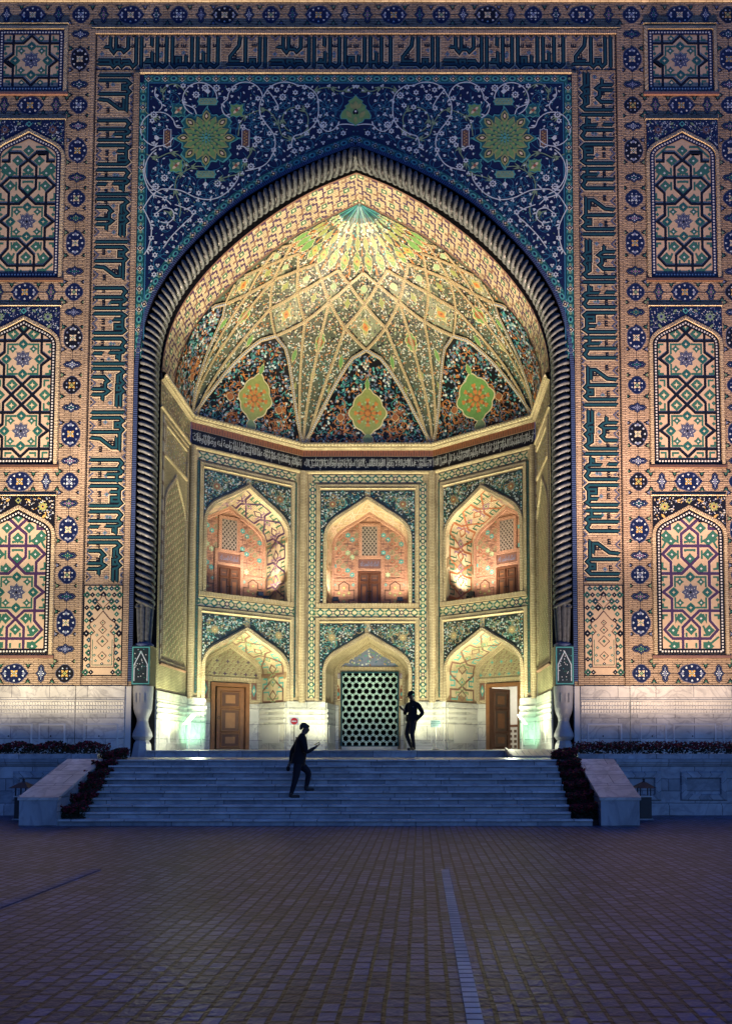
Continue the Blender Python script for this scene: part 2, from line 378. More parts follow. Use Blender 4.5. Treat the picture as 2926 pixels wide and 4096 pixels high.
def big_rosette(s, c, sideways=False, tone=0):
    rx, ry = (.365, .28) if sideways else (.28, .365)
    r0 = math.pi/2 if not sideways else 0
    g = ("navy", "navy", "black")[tone % 3]
    def at(a, k): return (c[0]+rx*k*math.cos(a), c[1]+ry*k*math.sin(a))
    s.shape(c, LOBE(5, .10), rx*1.02, "slate", 0, 0, ry*1.02)
    s.shape(c, LOBE(5, .10), rx*.95, g, 1, 0, ry*.95)
    tips = (math.pi/2, -math.pi/2) if not sideways else (0, math.pi)
    for t in tips: s.leaf(at(t, 1.0), t, .16, .12, g, 1); s.leaf(at(t, .82), t, .11, .09, "grey_blue", 2)
    for i in range(10):
        a = r0+2*math.pi*(i+.5)/10
        s.shape(at(a, .78), HEART, .038, ("lilac", "grey_blue", "lilac", "white", "lilac")[i % 5], 2, a-math.pi/2)
    s.star(c, .145, .085, 4, ("cream", "ochre", "cream")[tone % 3], 2, math.pi/4)
    for i in range(4):
        a = math.pi/2*i; p = (c[0]+.068*math.cos(a), c[1]+.068*math.sin(a))
        s.shape(p, HEART, .044, g, 3, a-math.pi/2); s.shape(p, HEART, .024, "white", 4, a-math.pi/2)
    s.disc(c, .028, "sage", 4)
def small_rosette(s, c, tone=0):
    g = ("navy", "navy", "black")[tone % 3]
    s.shape(c, LOBE(4, .13), .255, "slate", 0); s.shape(c, LOBE(4, .13), .24, g, 1)
    for i in range(8):
        a = math.pi/8+math.pi/4*i; s.disc((c[0]+.17*math.cos(a), c[1]+.17*math.sin(a)), .026, ("lilac", "grey_blue")[i % 2], 2, 6)
    s.star(c, .15, .075, 4, ("cream", "lilac", "ochre")[tone % 3], 2, math.pi/4); s.dia(c, .085, g, 3); s.dia(c, .06, ("sage", "grey_blue", "olive")[tone % 3], 4)
def cartouche(s, c, upright=False, tone=0):
    r = math.pi/2 if upright else 0; f = ("grey_blue", "deep_teal", "dusty_purple", "teal")[tone % 4]
    s.shape(c, CART, .30, "black", 0, r, .245); s.shape(c, CART, .272, "slate", 1, r, .215); s.shape(c, CART, .25, "navy", 2, r, .19)
    for dx, dy, k in ((0, 0, .05), (-.11, 0, .032), (.11, 0, .032), (0, .07, .026), (0, -.07, .026), (-.06, .035, .02), (.06, .035, .02), (-.06, -.035, .02), (.06, -.035, .02), (-.165, 0, .016), (.165, 0, .016)):
        if upright: dx, dy = dy, dx
        s.dia((c[0]+dx, c[1]+dy), k*1.15, f if k > .03 else ("lilac", "grey_blue", "sage")[tone % 3], 3)
def trefoil(s, c, a, k=.095, tone=0):
    s.shape(c, TREF, k*1.45, "black", 0, a, k*1.5); s.shape((c[0]-math.sin(a)*k*.18, c[1]+math.cos(a)*k*.18), TREF, k*.7, ("green", "grey_blue", "sage")[tone % 3], 1, a, k*.7)
COLZ = [('c', 24.33), ('b', 23.5), ('c', 22.65), ('s', 21.96), ('c', 21.27), ('b', 20.46), ('c', 19.57), ('s', 18.89), ('c', 18.24), ('b', 17.43), ('c', 16.51), ('s', 15.84), ('c', 15.19), ('b', 14.37), ('c', 13.51), ('s', 12.85), ('c', 12.14), ('b', 11.3), ('c', 10.45), ('s', 9.8), ('c', 9.11), ('b', 8.29), ('c', 7.48), ('s', 6.88), ('c', 6.21), ('b', 5.4), ('c', 4.59), ('s', 3.84)]
TOPX = [('c', -.36), ('c', .36), ('b', 1.2), ('c', 2.03), ('s', 2.72), ('c', 3.42), ('b', 4.2), ('c', 4.95), ('s', 5.66), ('c', 6.38), ('b', 7.2), ('c', 8.06), ('s', 8.79), ('c', 9.5), ('b', 10.33), ('c', 11.16), ('s', 11.87), ('c', 12.58)]
def medallion(s, t, c, across, k):
    if t == 'b': big_rosette(s, c, across, k)
    elif t == 's': small_rosette(s, c, k)
    else: cartouche(s, c, across, k)
s = Sheet(FM)
for sx in (-1, 1):
    k = 0
    for t, x in TOPX:
        k += 1
        medallion(s, t, (sx*x, 24.98), True, (k*7+3) % 5)
        x2 = x+.36
        for zz, a in ((24.66, 0), (25.30, math.pi)): trefoil(s, (sx*x2, zz), a, .12, k)
        s.stroke([(sx*(x+.24), 24.98), (sx*(x+.5), 24.98)], .014, "black", 0)
    for xc in (8.79, 11.87):
        for i, (t, z) in enumerate(COLZ):
            c = (sx*xc, z); medallion(s, t, c, False, (i*5+(xc > 10)*2+(sx > 0)) % 7)
            if i < len(COLZ)-1:
                z2 = (z+COLZ[i+1][1])/2+(.06 if t == 'b' else -.06 if COLZ[i+1][0] == 'b' else 0)
                s.stroke([(c[0], z-.2), (c[0], COLZ[i+1][1]+.2)], .014, "black", 0)
                for q in (-1, 1): trefoil(s, (c[0]+q*.36, z2), q*math.pi/2, .12, i)
    for z in (21.96, 15.84, 9.8, 3.84):
        c0 = sx*10.33; big_rosette(s, (c0, z), True, 1)
        for q in (-1, 1):
            cartouche(s, (c0+q*.82, z), True, 0 if z < 12 else 2)
            for q2 in (.42, 1.16):
                for zz, a in ((-.3, 0), (.3, math.pi)): trefoil(s, (c0+q*q2, z+zz), a, .12, int(z))
            s.stroke([(c0+q*.33, z), (c0+q*.68, z)], .014, "black", 0); s.stroke([(c0+q*.97, z), (c0+q*1.3, z)], .014, "black", 0)
s.build("medallion_border", portal)

# ---- square Kufic inscription
def kufic(s, T, ku, strokes):
    """ku: metres per drawing unit; T maps drawing (x, y up) to (u, v)"""
    for pts in strokes:
        q = [T(x, y) for x, y in pts]
        s.stroke(q, .195, "cream", 0); s.stroke(q, .145, "black", 1); s.stroke(q, .064, "teal", 2)
        for (x, y), (x2, y2) in ((pts[0], pts[1]), (pts[-1], pts[-2])):
            dx, dy = x-x2, y-y2; l = math.hypot(dx, dy)
            if l < 1: continue
            dx, dy = dx/l, dy/l
            for sgn in (0,):
                tip = (x+dx*26, y+dy*26)
                side = 1 if (x*7+y) % 2 > 1 else -1
                w = 34; px, py = -dy*side, dx*side
                s.poly([T(x-dx*4-px*17, y-dy*4-py*17), T(x-dx*14+px*w, y-dy*14+py*w), T(tip[0]-px*17, tip[1]-py*17)], "black", 1)
                s.poly([T(x-dx*4-px*9, y-dy*4-py*9), T(x-dx*6+px*16, y-dy*6+py*16), T(tip[0]-px*9-dx*12, tip[1]-py*9-dy*12)], "teal", 2)
# words, traced in units of 1/2.707 photo pixel; y up from the foot of the band (380 tall)
Y = lambda pts: [(x, 470-y) for x, y in pts]
HAMD = [Y(p) for p in ([(150, 215), (205, 215), (205, 105)], [(205, 215), (215, 245), (240, 275), (262, 240), (262, 105)], [(262, 240), (325, 240), (345, 268), (388, 225), (388, 105)],
        [(85, 405), (215, 405), (240, 435), (270, 405), (300, 405), (325, 435), (355, 405), (418, 405), (440, 435), (472, 400), (472, 105)], [(85, 365), (205, 365), (215, 405)], [(250, 400), (250, 365), (298, 365), (298, 400)], [(325, 372), (400, 372), (415, 400)])]
ALIF = [Y([(525, 105), (525, 440)])]
LILA = [Y(p) for p in ([(562, 385), (638, 385), (638, 280)], [(638, 385), (645, 420), (665, 438), (690, 410), (690, 105)], [(690, 410), (715, 410), (750, 438), (785, 405), (785, 105)], [(632, 110), (632, 200)], [(590, 385), (590, 360), (610, 360)])]
BAQA = [Y(p) for p in ([(845, 105), (845, 405), (870, 435), (900, 410), (1005, 410), (1022, 435), (1046, 400), (1046, 105)], [(888, 408), (888, 335), (928, 335), (928, 408)], [(985, 405), (985, 320)])]
ALIF2 = [Y([(1105, 105), (1105, 440)])]
LILA2 = [[(x+560-32, y) for x, y in p] for p in LILA[:3]]
MULK = [Y(p) for p in ([(1540, 105), (1530, 200), (1440, 325), (1440, 372), (1535, 372)], [(1412, 405), (1590, 405), (1622, 435), (1650, 405), (1690, 405), (1712, 435), (1745, 400), (1745, 105)], [(1598, 105), (1598, 400)], [(1652, 405), (1652, 360), (1690, 360), (1690, 405)])]
ALIF3 = [Y([(1800, 105), (1800, 440)])]
UNIT = HAMD+ALIF+LILA+BAQA+ALIF2+LILA2+MULK+ALIF3
U0, U1 = 60, 1840
SMALLTXT = [(290, 200), (425, 200), (545, 200), (740, 195), (880, 200), (960, 200), (1160, 200), (1200, 200), (1290, 195), (1420, 200), (1690, 190), (1480, 300), (1480, 330)]
def kufic_band(s, T0, length, h, reps):
    """T0(a, b): along the band, up from its foot, both in metres"""
    L = length/reps; ku = L/(U1-U0); kv = h/400.
    for r in range(reps):
        T = lambda x, y: T0(r*L+(x-U0)*ku, (y+2)*kv)
        kufic(s, T, ku, UNIT)
        for x, y in SMALLTXT:
            y = 470-y
            s.stroke([T(x-22, y+14), T(x-22, y-14), T(x+22, y-14), T(x+22, y+18)], .036, "black", 1); s.stroke([T(x, y+14), T(x, y-12)], .032, "black", 1)
        x = 70
        while x < 1820:
            s.stroke([T(x-28, 0), T(x, 30), T(x+28, 0)], .045, "slate", 0); s.stroke([T(x-12, 2), T(x, 14), T(x+12, 2)], .03, "black", 0)
            x += 75
        for x in (125, 320, 440, 575, 740, 900, 985, 1185, 1305, 1450, 1660):
            s.stroke([T(x-45, 385), T(x, 335), T(x+45, 385)], .045, "slate", 0); s.poly([T(x-20, 385), T(x, 362), T(x+20, 385)], "black", 0)
        for x, y in ((300, 180), (400, 185), (730, 180), (960, 190), (1305, 180), (1700, 220), (120, 175), (570, 200), (1150, 200), (725, 150), (1305, 150)):
            p = T(x, y); s.dia(p, .075, "grey_blue", 0); s.dia(p, .035, "green", 1)
s = Sheet(FM)
kufic_band(s, lambda a, b: (-8.27+a, 23.14+b), 16.5, 1.18, 3)
for z in (23.14, 24.32): s.stroke([(-8.29, z), (8.29, z)], .035, "black", 0)
s.build("kufic_inscription", portal)
for sx in (-1, 1):
    s = Sheet(FM)
    if sx < 0: kufic_band(s, lambda a, b: (-7.07-b, 6.62+a), 16.46, 1.17, 3)
    else: kufic_band(s, lambda a, b: (7.07+b, 23.08-a), 16.46, 1.17, 3)
    for x in (7.05, 8.27): s.stroke([(sx*x, 3.72), (sx*x, 24.3 if x > 8 else 23.1)], .03, "black", 0)
    s.build("kufic_inscription", portal)
    # diamond lattice panel below it
    s = Sheet(FM); c = sx*7.66; z0, z1 = 3.78, 6.56; w = .59
    s.stroke(rectpath(c-w, z0, c+w, z1), .035, "black", 1, True); s.rect(c-w, z0, c+w, z1, "clay", 0)
    def plusdia(p, r, a, b="white"):
        s.dia(p, r, a, 1)
        if r > .1: s.dia(p, r*.55, "black", 2); s.dia(p, r*.2, b, 3)
        else: s.dia(p, r*.22, b, 2)
    nx, nz = 6, 14
    for j in range(nz):
        for i in range(nx+1):
            x = c-w+.09+(i+.5*(j % 2))*(2*w-.18)/nx; z = z0+.10+j*(z1-z0-.2)/(nz-1)
            if abs(x-c) > w-.05: continue
            inside = abs(x-c) < .33 and z < z0+1.95
            if inside: continue
            r = .105 if (i+j) % 3 == 0 else .075
            plusdia((x, z), r*1.12, ("green", "teal", "black", "green")[(i*2+j) % 4])
    out = [(-.36, .25), (-.36, 1.22), (-.24, 1.34), (-.39, 1.52), (-.39, 1.6), (-.2, 1.74), (0, 1.98), (.2, 1.74), (.39, 1.6), (.39, 1.52), (.24, 1.34), (.36, 1.22), (.36, .25)]
    s.poly([(c+x, z0+z) for x, z in out], "clay", 2)
    s.stroke([(c+x, z0+z) for x, z in out], .026, "brown", 3, True)
    s.stroke([(c-.3, z0+1.1), (c-.3, z0+.32), (c+.3, z0+.32), (c+.3, z0+1.1)], .02, "green", 3)
    for z, r in ((.6, .13), (1.05, .17), (1.4, .12), (1.62, .08)):
        q = [(c-r, z0+z), (c, z0+z+r), (c+r, z0+z), (c, z0+z-r)]
        s.stroke(q, .022, "brown", 3, True); s.dia((c, z0+z), r*.35, "green", 3)
    for x, z in ((-.2, .85), (.2, .85), (-.2, .45), (.2, .45), (0, .36), (-.17, 1.24), (.17, 1.24), (-.24, .62), (.24, .62), (-.25, 1.52), (.25, 1.52)):
        s.dia((c+x, z0+z), .05, "green" if abs(x) > .1 else "black", 3); s.dia((c+x, z0+z), .02, "white", 4)
    q = [(0, 2.05), (-.07, 2.15), (-.2, 2.27), (-.1, 2.33), (0, 2.52), (.1, 2.33), (.2, 2.27), (.07, 2.15)]
    s.poly([(c+x, z0+z) for x, z in q], "clay", 2); s.stroke([(c+x, z0+z) for x, z in q], .024, "brown", 3, True); s.dia((c, z0+2.27), .05, "green", 4)
    s.build("diamond_mosaic", portal)

# ---- star lattice panels
KZ = .00245
def star_deco(s, cy):
    z = lambda x, y: (x*KZ, cy+y*KZ)
    for x, y in ((210, 0), (-210, 0), (0, 195), (0, -195)):
        s.star(z(x, y), .165, .125, 4, "green", 1); s.dia(z(x, y), .125, "deep_teal", 2); s.star(z(x, y), .06, .022, 4, "cream", 3)
    for x in (-1, 1):
        for y in (-1, 1):
            s.star(z(x*132, y*132), .13, .075, 4, "green", 1); s.dia(z(x*132, y*132), .035, "white", 2)
            s.stroke([z(x*65, y*193), z(x*193, y*193), z(x*193, y*65)], .058, "green", 1)
            s.stroke([z(x*285, y*193), z(x*345, y*193), z(x*345, y*140)], .058, "green", 1); s.dia(z(x*335, y*95), .06, "green", 1)
    s.star(z(0, 0), .315, .215, 8, "cream", 2); s.star(z(0, 0), .285, .20, 8, "slate", 3)
    for i in range(16):
        a = 2*math.pi*i/16; rr = .1 if i % 2 else .17
        s.disc((rr*math.cos(a), cy+rr*math.sin(a)), .018, ("white", "navy", "lilac")[i % 3], 4, 5)
    s.disc((0, cy), .04, "black", 4, 6)
def lattice(s, lines, cy, LC="black"):
    for L in lines:
        for m in (-1, 1):
            s.stroke([(m*x*KZ, cy+y*KZ) for x, y in L], .080, LC, 4)
            s.stroke([(m*x*KZ, cy+y*KZ) for x, y in L], .15, "pale_clay", 0)
STAR = [[(372, 235), (105, 235), (0, 338)], [(372, -235), (105, -235), (0, -338)], [(235, 235), (235, 85), (342, 0), (235, -85), (235, -235)]]
def star_panel(kind):
    """local frame: x centred, z from the bottom of the panel; returns Empty-less mesh parts"""
    H = {1: 2.02, 2: 4.9, 3: 4.76, 4: 4.66}[kind]
    return H
def build_panel(parent, sx, kind, z0, ztop):
    """z0: foot of the dotted border, ztop: the bright ledge"""
    c = sx*10.33
    P = lambda x, z, h: (c+x, -h-.004, z)
    w = 1.03
    base = Sheet(P); s = Sheet(P)
    if kind == 1:
        zt = z0+2.04; outline = rectpath(-w, z0, w, zt); inner = rectpath(-w+.16, z0+.16, w-.16, zt-.16)
    else:
        spring = ztop-1.27; apex = ztop-.46
        A = niche_arch(w, spring, apex); outline = full(A, z0)
        inner = full(niche_arch(w-.155, spring, apex-.2), z0+.155)
    base.poly(outline, "clay", 0)
    pan = base.build("star_panel", parent)
    cyc = {1: [z0+1.02], 2: [z0+1.80], 3: [z0+3.32, z0+1.03], 4: [z0+1.90]}[kind]
    for cy in cyc: star_deco(s, cy)
    cy = cyc[0]
    LN = list(STAR)
    if kind == 1:
        LN += [[(235, 235), (235, 345)], [(235, -235), (235, -345)]]
        for m in (-1, 1):
            for q in (-1, 1):
                s.dia((m*120*KZ, cy+q*300*KZ), .11, "green", 1); s.dia((m*120*KZ, cy+q*300*KZ), .05, "cream", 2)
                s.stroke([(m*280*KZ, cy+q*330*KZ), (m*280*KZ, cy+q*280*KZ), (m*330*KZ, cy+q*280*KZ)], .058, "green", 1)
    if kind == 3:
        d = -(cyc[0]-cyc[1])/KZ; h = d/2
        LN += [[(0, -338), (133, h), (235, h-105), (235, d+85)], [(235, -85), (235, h+105), (133, h), (0, d+338)]]
        LN += [[(x, y+d) for x, y in L] for L in STAR]
        LN += [[(235, 235), (235, 345)], [(0, 338), (110, 445)], [(235, d-235), (235, d-375)]]
        for x, y in ((0, h), (130, h+133), (-130, h+133), (130, h-133), (-130, h-133), (290, h), (-290, h), (130, 330), (-130, 330), (0, 430)):
            p = (x*KZ, cy+y*KZ); s.star(p, .185, .135, 4, "green", 1); s.star(p, .085, .035, 4, "cream", 2)
        for m in (-1, 1):
            for q in (-1, 1):
                s.stroke([(m*345*KZ, cy+(h+q*190)*KZ), (m*280*KZ, cy+(h+q*190)*KZ), (m*280*KZ, cy+(h+q*110)*KZ)], .058, "green", 1); s.dia((m*340*KZ, cy+(h+q*110)*KZ), .07, "green", 1)
            s.stroke([(m*190*KZ, cy+(d-330)*KZ), (m*190*KZ, cy+(d-285)*KZ), (m*110*KZ, cy+(d-285)*KZ)], .058, "green", 1); s.dia((m*100*KZ, cy+(d-335)*KZ), .07, "green", 1)
            s.stroke([(m*345*KZ, cy+(d-280)*KZ), (m*280*KZ, cy+(d-280)*KZ), (m*280*KZ, cy+(d-345)*KZ)], .058, "green", 1)
    if kind in (2, 4):
        LN += [[(0, 338), (105, 445), (105, 735), (0, 820), (-105, 920), (-245, 920), (-245, 805), (-345, 805)], [(0, 585), (240, 585), (345, 480), (240, 380), (240, 85)],
               [(0, -338), (105, -445), (105, -720)], [(235, -85), (235, -360), (332, -475), (232, -585), (0, -585)]]
        for x, y in ((0, 425), (0, 690), (140, 300), (225, 480), (0, -470), (125, -330), (225, -480), (140, 815), (235, 650), (105+190, 720), (0, 950), (215, -680)):
            for m in ((-1, 1) if x else (1,)):
                p = (m*x*KZ, cy+y*KZ); s.star(p, .175, .115, 4, "green", 1); s.dia(p, .04, "white", 2)
        for m in (-1, 1):
            for L in ([(60, 515), (60, 535), (0, 535)], [(60, 620), (60, 640), (20, 640)], [(195, 340), (195, 275), (110, 275)], [(150, 530), (150, 420)], [(330, 730), (150, 640), (150, 720)], [(345, 380), (345, 300), (290, 290)],
                      [(190, -275), (190, -370), (150, -275)], [(60, -560), (60, -510)], [(150, -540), (200, -540), (150, -420)], [(290, -290), (345, -290), (345, -340)], [(345, -560), (250, -640), (160, -640), (160, -700)], [(60, -640), (60, -700)], [(345, 860), (200, 1000), (90, 1000)], [(345, 560), (300, 640), (345, 680)]):
                s.stroke([(m*x*KZ, cy+y*KZ) for x, y in L], .062, "green", 1)
    lattice(s, LN, cy, "plum" if kind == 4 else "black")
    # dotted border
    s2 = Sheet(P, .0025, .016)
    mid = [(0.5*(a[0]+b[0]), .5*(a[1]+b[1])) for a, b in zip(outline, inner)]
    n = len(outline)
    for i in range(n):
        j = (i+1) % n; s2.poly([outline[i], outline[j], inner[j], inner[i]], "navy" if kind < 3 else "black", 0)
    acc = 0; nxt = .05
    for i in range(n):
        a, b = mid[i], mid[(i+1) % n]; l = math.hypot(b[0]-a[0], b[1]-a[1]); ang = math.atan2(b[1]-a[1], b[0]-a[0])
        while nxt < acc+l:
            f = (nxt-acc)/l; s2.disc((a[0]+(b[0]-a[0])*f, a[1]+(b[1]-a[1])*f), .036, "white", 1, 4, ang+math.pi/4); nxt += .094
        acc += l
    for k2, v in (("mosaic", s), ("dotted_border", s2)): v.build(k2, pan)
    # frame: brick arch trim, floral spandrel, ledge and sill
    f = Mesh()
    if kind > 1:
        sp = Sheet(lambda x, z, h: (c+x, -h-.03, z)); trim_o = full(niche_arch(w+.13, spring, apex+.17), spring)
        pts = niche_arch(w+.10, spring, apex+.15)
        top = ztop-.06
        for m in (-1, 1):
            for a, b in zip(pts, pts[1:]): sp.poly([(m*a[0], a[1]), (m*b[0], b[1]), (m*b[0], top), (m*a[0], top)], "navy" if kind < 4 else "black", 0)
        r2 = random.Random(kind*10+int(sx)); A2 = niche_arch(w+.15, spring, apex+.2)
        for _ in range(520):
            x = r2.uniform(-1.1, 1.1); z = r2.uniform(spring, top)
            if z < interp(A2, x)+.04 or z > top-.03: continue
            if r2.random() < .5: sp.disc((x, z), r2.uniform(.012, .024), r2.choice(("lilac", "white", "grey_blue")), 2, 5)
            else: sp.leaf((x, z), r2.uniform(0, 6.3), r2.uniform(.05, .10), .028, r2.choice(("lilac", "stem_blue", "grey_blue", "sage") if kind < 4 else ("white", "ochre", "grey_blue", "cream")), 1)
        for m in (-1, 1):
            p = (m*.76, top-.32); sp.star(p, .16, .10, 8, {2: "brown", 3: "sage", 4: "olive"}[kind], 3); sp.disc(p, .06, "ochre" if kind == 4 else "grey_blue", 4); sp.disc(p, .035, "navy", 5)
            sp.leaf((m*.8, top-.62), m*.8, .2, .07, "sage" if kind < 4 else "ochre", 3); sp.leaf((m*.32, top-.12), m*-.6, .15, .07, "sage" if kind < 4 else "ochre", 3)
        sp.dia((0, top-.13), .1, "turquoise" if kind < 4 else "olive", 3); sp.dia((0, top-.13), .05, "navy", 4)
        sp.build("floral_spandrel", pan)
        sweep(f, full(niche_arch(w+.02, spring, apex+.02), z0-.02), [(-.005, .02), (.0, .055), (.10, .045), (.11, .012)], lambda u, v, h: (c+u, -h, v), "brick_pale")
        ledge(f, c-1.15, c+1.15, ztop-.03, .045, .03)
    else:
        sweep(f, rectpath(-w-.02, z0-.02, w+.02, z0+2.06), [(0, .055), (-.10, .045), (-.11, .012)], lambda u, v, h: (c+u, -h, v), "brick_pale", True)
        ledge(f, c-1.08, c+1.08, z0+2.07, .045, .03); ledge(f, c-1.17, c+1.17, z0+2.24, .04, .03)
    f.box(c-1.2, c+1.2, -.06, 0, z0-.13, z0-.05, "brown" if kind in (2, 3) else "matt_brown")
    f.build("brick_arch_frame" if kind > 1 else "brick_frame", pan)
for sx in (-1, 1):
    build_panel(portal, sx, 1, 22.42, 24.66)
    build_panel(portal, sx, 2, 16.32, 21.5)
    build_panel(portal, sx, 3, 10.36, 15.4)
    build_panel(portal, sx, 4, 4.44, 9.38)
#@@PART2

# ---- great arabesque spandrel over the arch
s = Sheet(FM, .003, .012)
for m in (-1, 1):
    for a, b in zip(ARCH_OUT, ARCH_OUT[1:]): s.poly([(m*a[0], a[1]), (m*b[0], b[1]), (m*b[0], SPZ), (m*a[0], SPZ)], "navy", 0)
    s.poly([(m*6.72, 13.45), (m*6.72, SPZ), (m*SPX, SPZ), (m*SPX, 13.45)], "navy", 0)
span = s.build("arabesque_spandrel", portal)
def ok_span(x, z, g=.36): return abs(x) < 6.5 and z < 22.62 and z > interp(ARCH_OUT, x)+g*1.15
# border chain
def chain(s, path, w, step):
    n = len(path); s.stroke(path, w, "deep_teal", 1)
    off = []; acc = 0; nxt = step/2; k = 0
    for a, b in zip(path, path[1:]):
        l = math.hypot(b[0]-a[0], b[1]-a[1]); d = ((b[0]-a[0])/l, (b[1]-a[1])/l); nn = (-d[1], d[0]); ang = math.atan2(d[1], d[0])
        while nxt <= acc+l:
            f = nxt-acc; p = (a[0]+d[0]*f, a[1]+d[1]*f); q = lambda x, y: (p[0]+d[0]*x+nn[0]*y, p[1]+d[1]*x+nn[1]*y)
            if k % 2 == 0:
                for sg in (-1, 1): s.stroke([q(-step*.5, sg*w*.36), q(-step*.3, sg*w*.3), q(0, -sg*0+sg*w*.02), q(0, 0)], .028, "turquoise", 2); s.stroke([q(0, 0), q(step*.3, sg*w*.3), q(step*.5, sg*w*.36)], .028, "turquoise", 2)
                s.poly([q(-.11, 0), q(0, .11), q(.11, 0), q(0, -.11)], "white", 3); s.poly([q(-.085, 0), q(0, .085), q(.085, 0), q(0, -.085)], "black", 4); s.poly([q(-.038, 0), q(0, .038), q(.038, 0), q(0, -.038)], "cream", 5)
            else:
                s.poly([q(.115*math.cos(t), .085*math.sin(t)) for t in [i*math.pi/4 for i in range(8)]], "turquoise", 3); s.poly([q(.06*math.cos(t), .04*math.sin(t)) for t in [i*math.pi/4 for i in range(8)]], "navy", 4)
                for sg in (-1, 1): s.poly([q(sg*.2+.05*math.cos(t), .05*math.sin(t)) for t in [i*math.pi/3 for i in range(6)]], "sage", 3)
            k += 1; nxt += step
        acc += l
s = Sheet(FM, .003, .015)
mid = [(x*1.0+.0, z) for x, z in ARCH_OUT]
def offset(path, d):
    out = []
    for i, p in enumerate(path):
        a = path[max(0, i-1)]; b = path[min(len(path)-1, i+1)]; dx, dy = b[0]-a[0], b[1]-a[1]; l = math.hypot(dx, dy) or 1
        out.append((p[0]+dy/l*d, p[1]-dx/l*d))
    return out
oc = offset(ARCH_OUT, .20); oc = [p for p in oc if p[0] > .02 and p[0] < 6.66]+[(0, 20.62+.24)]
for m in (-1, 1): chain(s, [(m*x, z) for x, z in oc[::-1]], .27, .27)
chain(s, [(-6.72, 22.83), (6.72, 22.83)], .25, .2688)
for m in (-1, 1): chain(s, [(m*6.74, 22.7), (m*6.74, 13.7)], .235, .33)
s.stroke([(-6.58, 13.5), (-6.58, 22.69), (6.58, 22.69), (6.58, 13.5)], .04, "stem_blue", 2)
s.build("chain_border", span)
# scrolls, tendrils and flowers
s = Sheet(FM, .003, .015)
def zx(x): return -6.99+x/341.4
def zz(y): return 23.13-y*.00297
def arc(cx, cy, r, a0, a1, n=22): return [(zx(cx+r*math.cos(R(a0+(a1-a0)*i/n))), zz(cy-r*math.sin(R(a0+(a1-a0)*i/n)))) for i in range(n+1)]
def spl(P): return catmull([(zx(x), zz(y)) for x, y in P], 7)
WHITE = [arc(700, 330, 185, 0, 245), spl([(515, 330), (520, 380), (590, 410), (640, 440), (665, 500)]), arc(255, 665, 190, 30, 330), spl([(420, 570), (450, 640), (510, 650)]), arc(400, 1120, 280, 125, 250), spl([(180, 900), (240, 860), (290, 850)]), spl([(300, 1330), (400, 1330), (520, 1350), (680, 1425), (830, 1445), (960, 1400), (1060, 1310), (1120, 1220), (1130, 1150)]),
    spl([(300, 1330), (200, 1400), (110, 1540)]), spl([(110, 1000), (105, 1150), (150, 1300), (220, 1390), (330, 1430), (410, 1500)]), arc(1190, 330, 190, 10, 180), spl([(1000, 330), (940, 400), (960, 490), (1030, 540)]), spl([(1430, 230), (1360, 350), (1350, 480), (1400, 580), (1500, 720), (1520, 850), (1470, 990), (1380, 1080), (1200, 1130)]),
    spl([(1430, 230), (1500, 320), (1550, 410)]), arc(1620, 400, 260, 60, 140), spl([(1750, 180), (1860, 190), (1960, 280), (1985, 420), (1970, 560), (1900, 660), (1800, 720), (1720, 750), (1690, 850), (1650, 900)]), spl([(1980, 560), (2010, 640), (2080, 690), (2150, 670), (2200, 620), (2290, 610), (2370, 620)]),
    spl([(220, 200), (215, 290), (280, 370), (290, 420), (260, 460)]), spl([(110, 1540), (200, 1750), (180, 1950), (130, 2050)]), spl([(250, 1600), (330, 1540), (420, 1560), (440, 1640), (380, 1700), (300, 1690)]), spl([(450, 1500), (600, 1560), (640, 1620), (560, 1700), (420, 1850), (330, 1980)])]
GOLD = [arc(1735, 560, 140, -20, 250), spl([(1870, 590), (1860, 700), (1740, 770), (1600, 740), (1540, 590), (1440, 460), (1330, 460), (1200, 520), (1140, 600), (1120, 740)]), spl([(120, 370), (110, 460), (180, 520), (270, 560)]), spl([(130, 940), (240, 985), (380, 930), (490, 960), (560, 1060), (550, 1130), (470, 1200), (450, 1340), (510, 1520), (500, 1640)]), spl([(550, 1130), (660, 1080), (770, 1085)]), spl([(1200, 860), (1270, 900), (1210, 1010), (1190, 1110)]), spl([(310, 340), (300, 220), (400, 160), (500, 200), (560, 290)]), spl([(870, 1270), (960, 1210), (1100, 1170), (1180, 1150)]), spl([(1890, 300), (1980, 220), (2100, 200), (2200, 240), (2290, 230), (2370, 190)]), spl([(330, 1570), (420, 1600), (450, 1680)])]
MED = []
def reserve(x, z, r): MED.append((x, z, r))
cx0, cz0 = zx(775), zz(765)
reserve(cx0, cz0, 1.02)
for x, y, r in ((470, 455, .26), (1100, 455, .26), (455, 1070, .26), (1100, 1070, .26), (785, 355, .34), (775, 1165, .34), (355, 765, .3), (1200, 765, .3)): reserve(zx(x), zz(y), r)
reserve(0, 21.75, .62)
def clear(x, z, g=.0): return all(math.hypot(abs(x)+mx if False else -abs(x)-mx, z-mz) > r+g for mx, mz, r in MED)
def mir(f):
    for m in (1, -1): f(lambda p: (m*p[0], p[1]))
for L in WHITE: mir(lambda t: s.stroke([t(p) for p in L], .032, "lilac", 4))
for L in GOLD: mir(lambda t: s.stroke([t(p) for p in L], .03, "sage", 3))
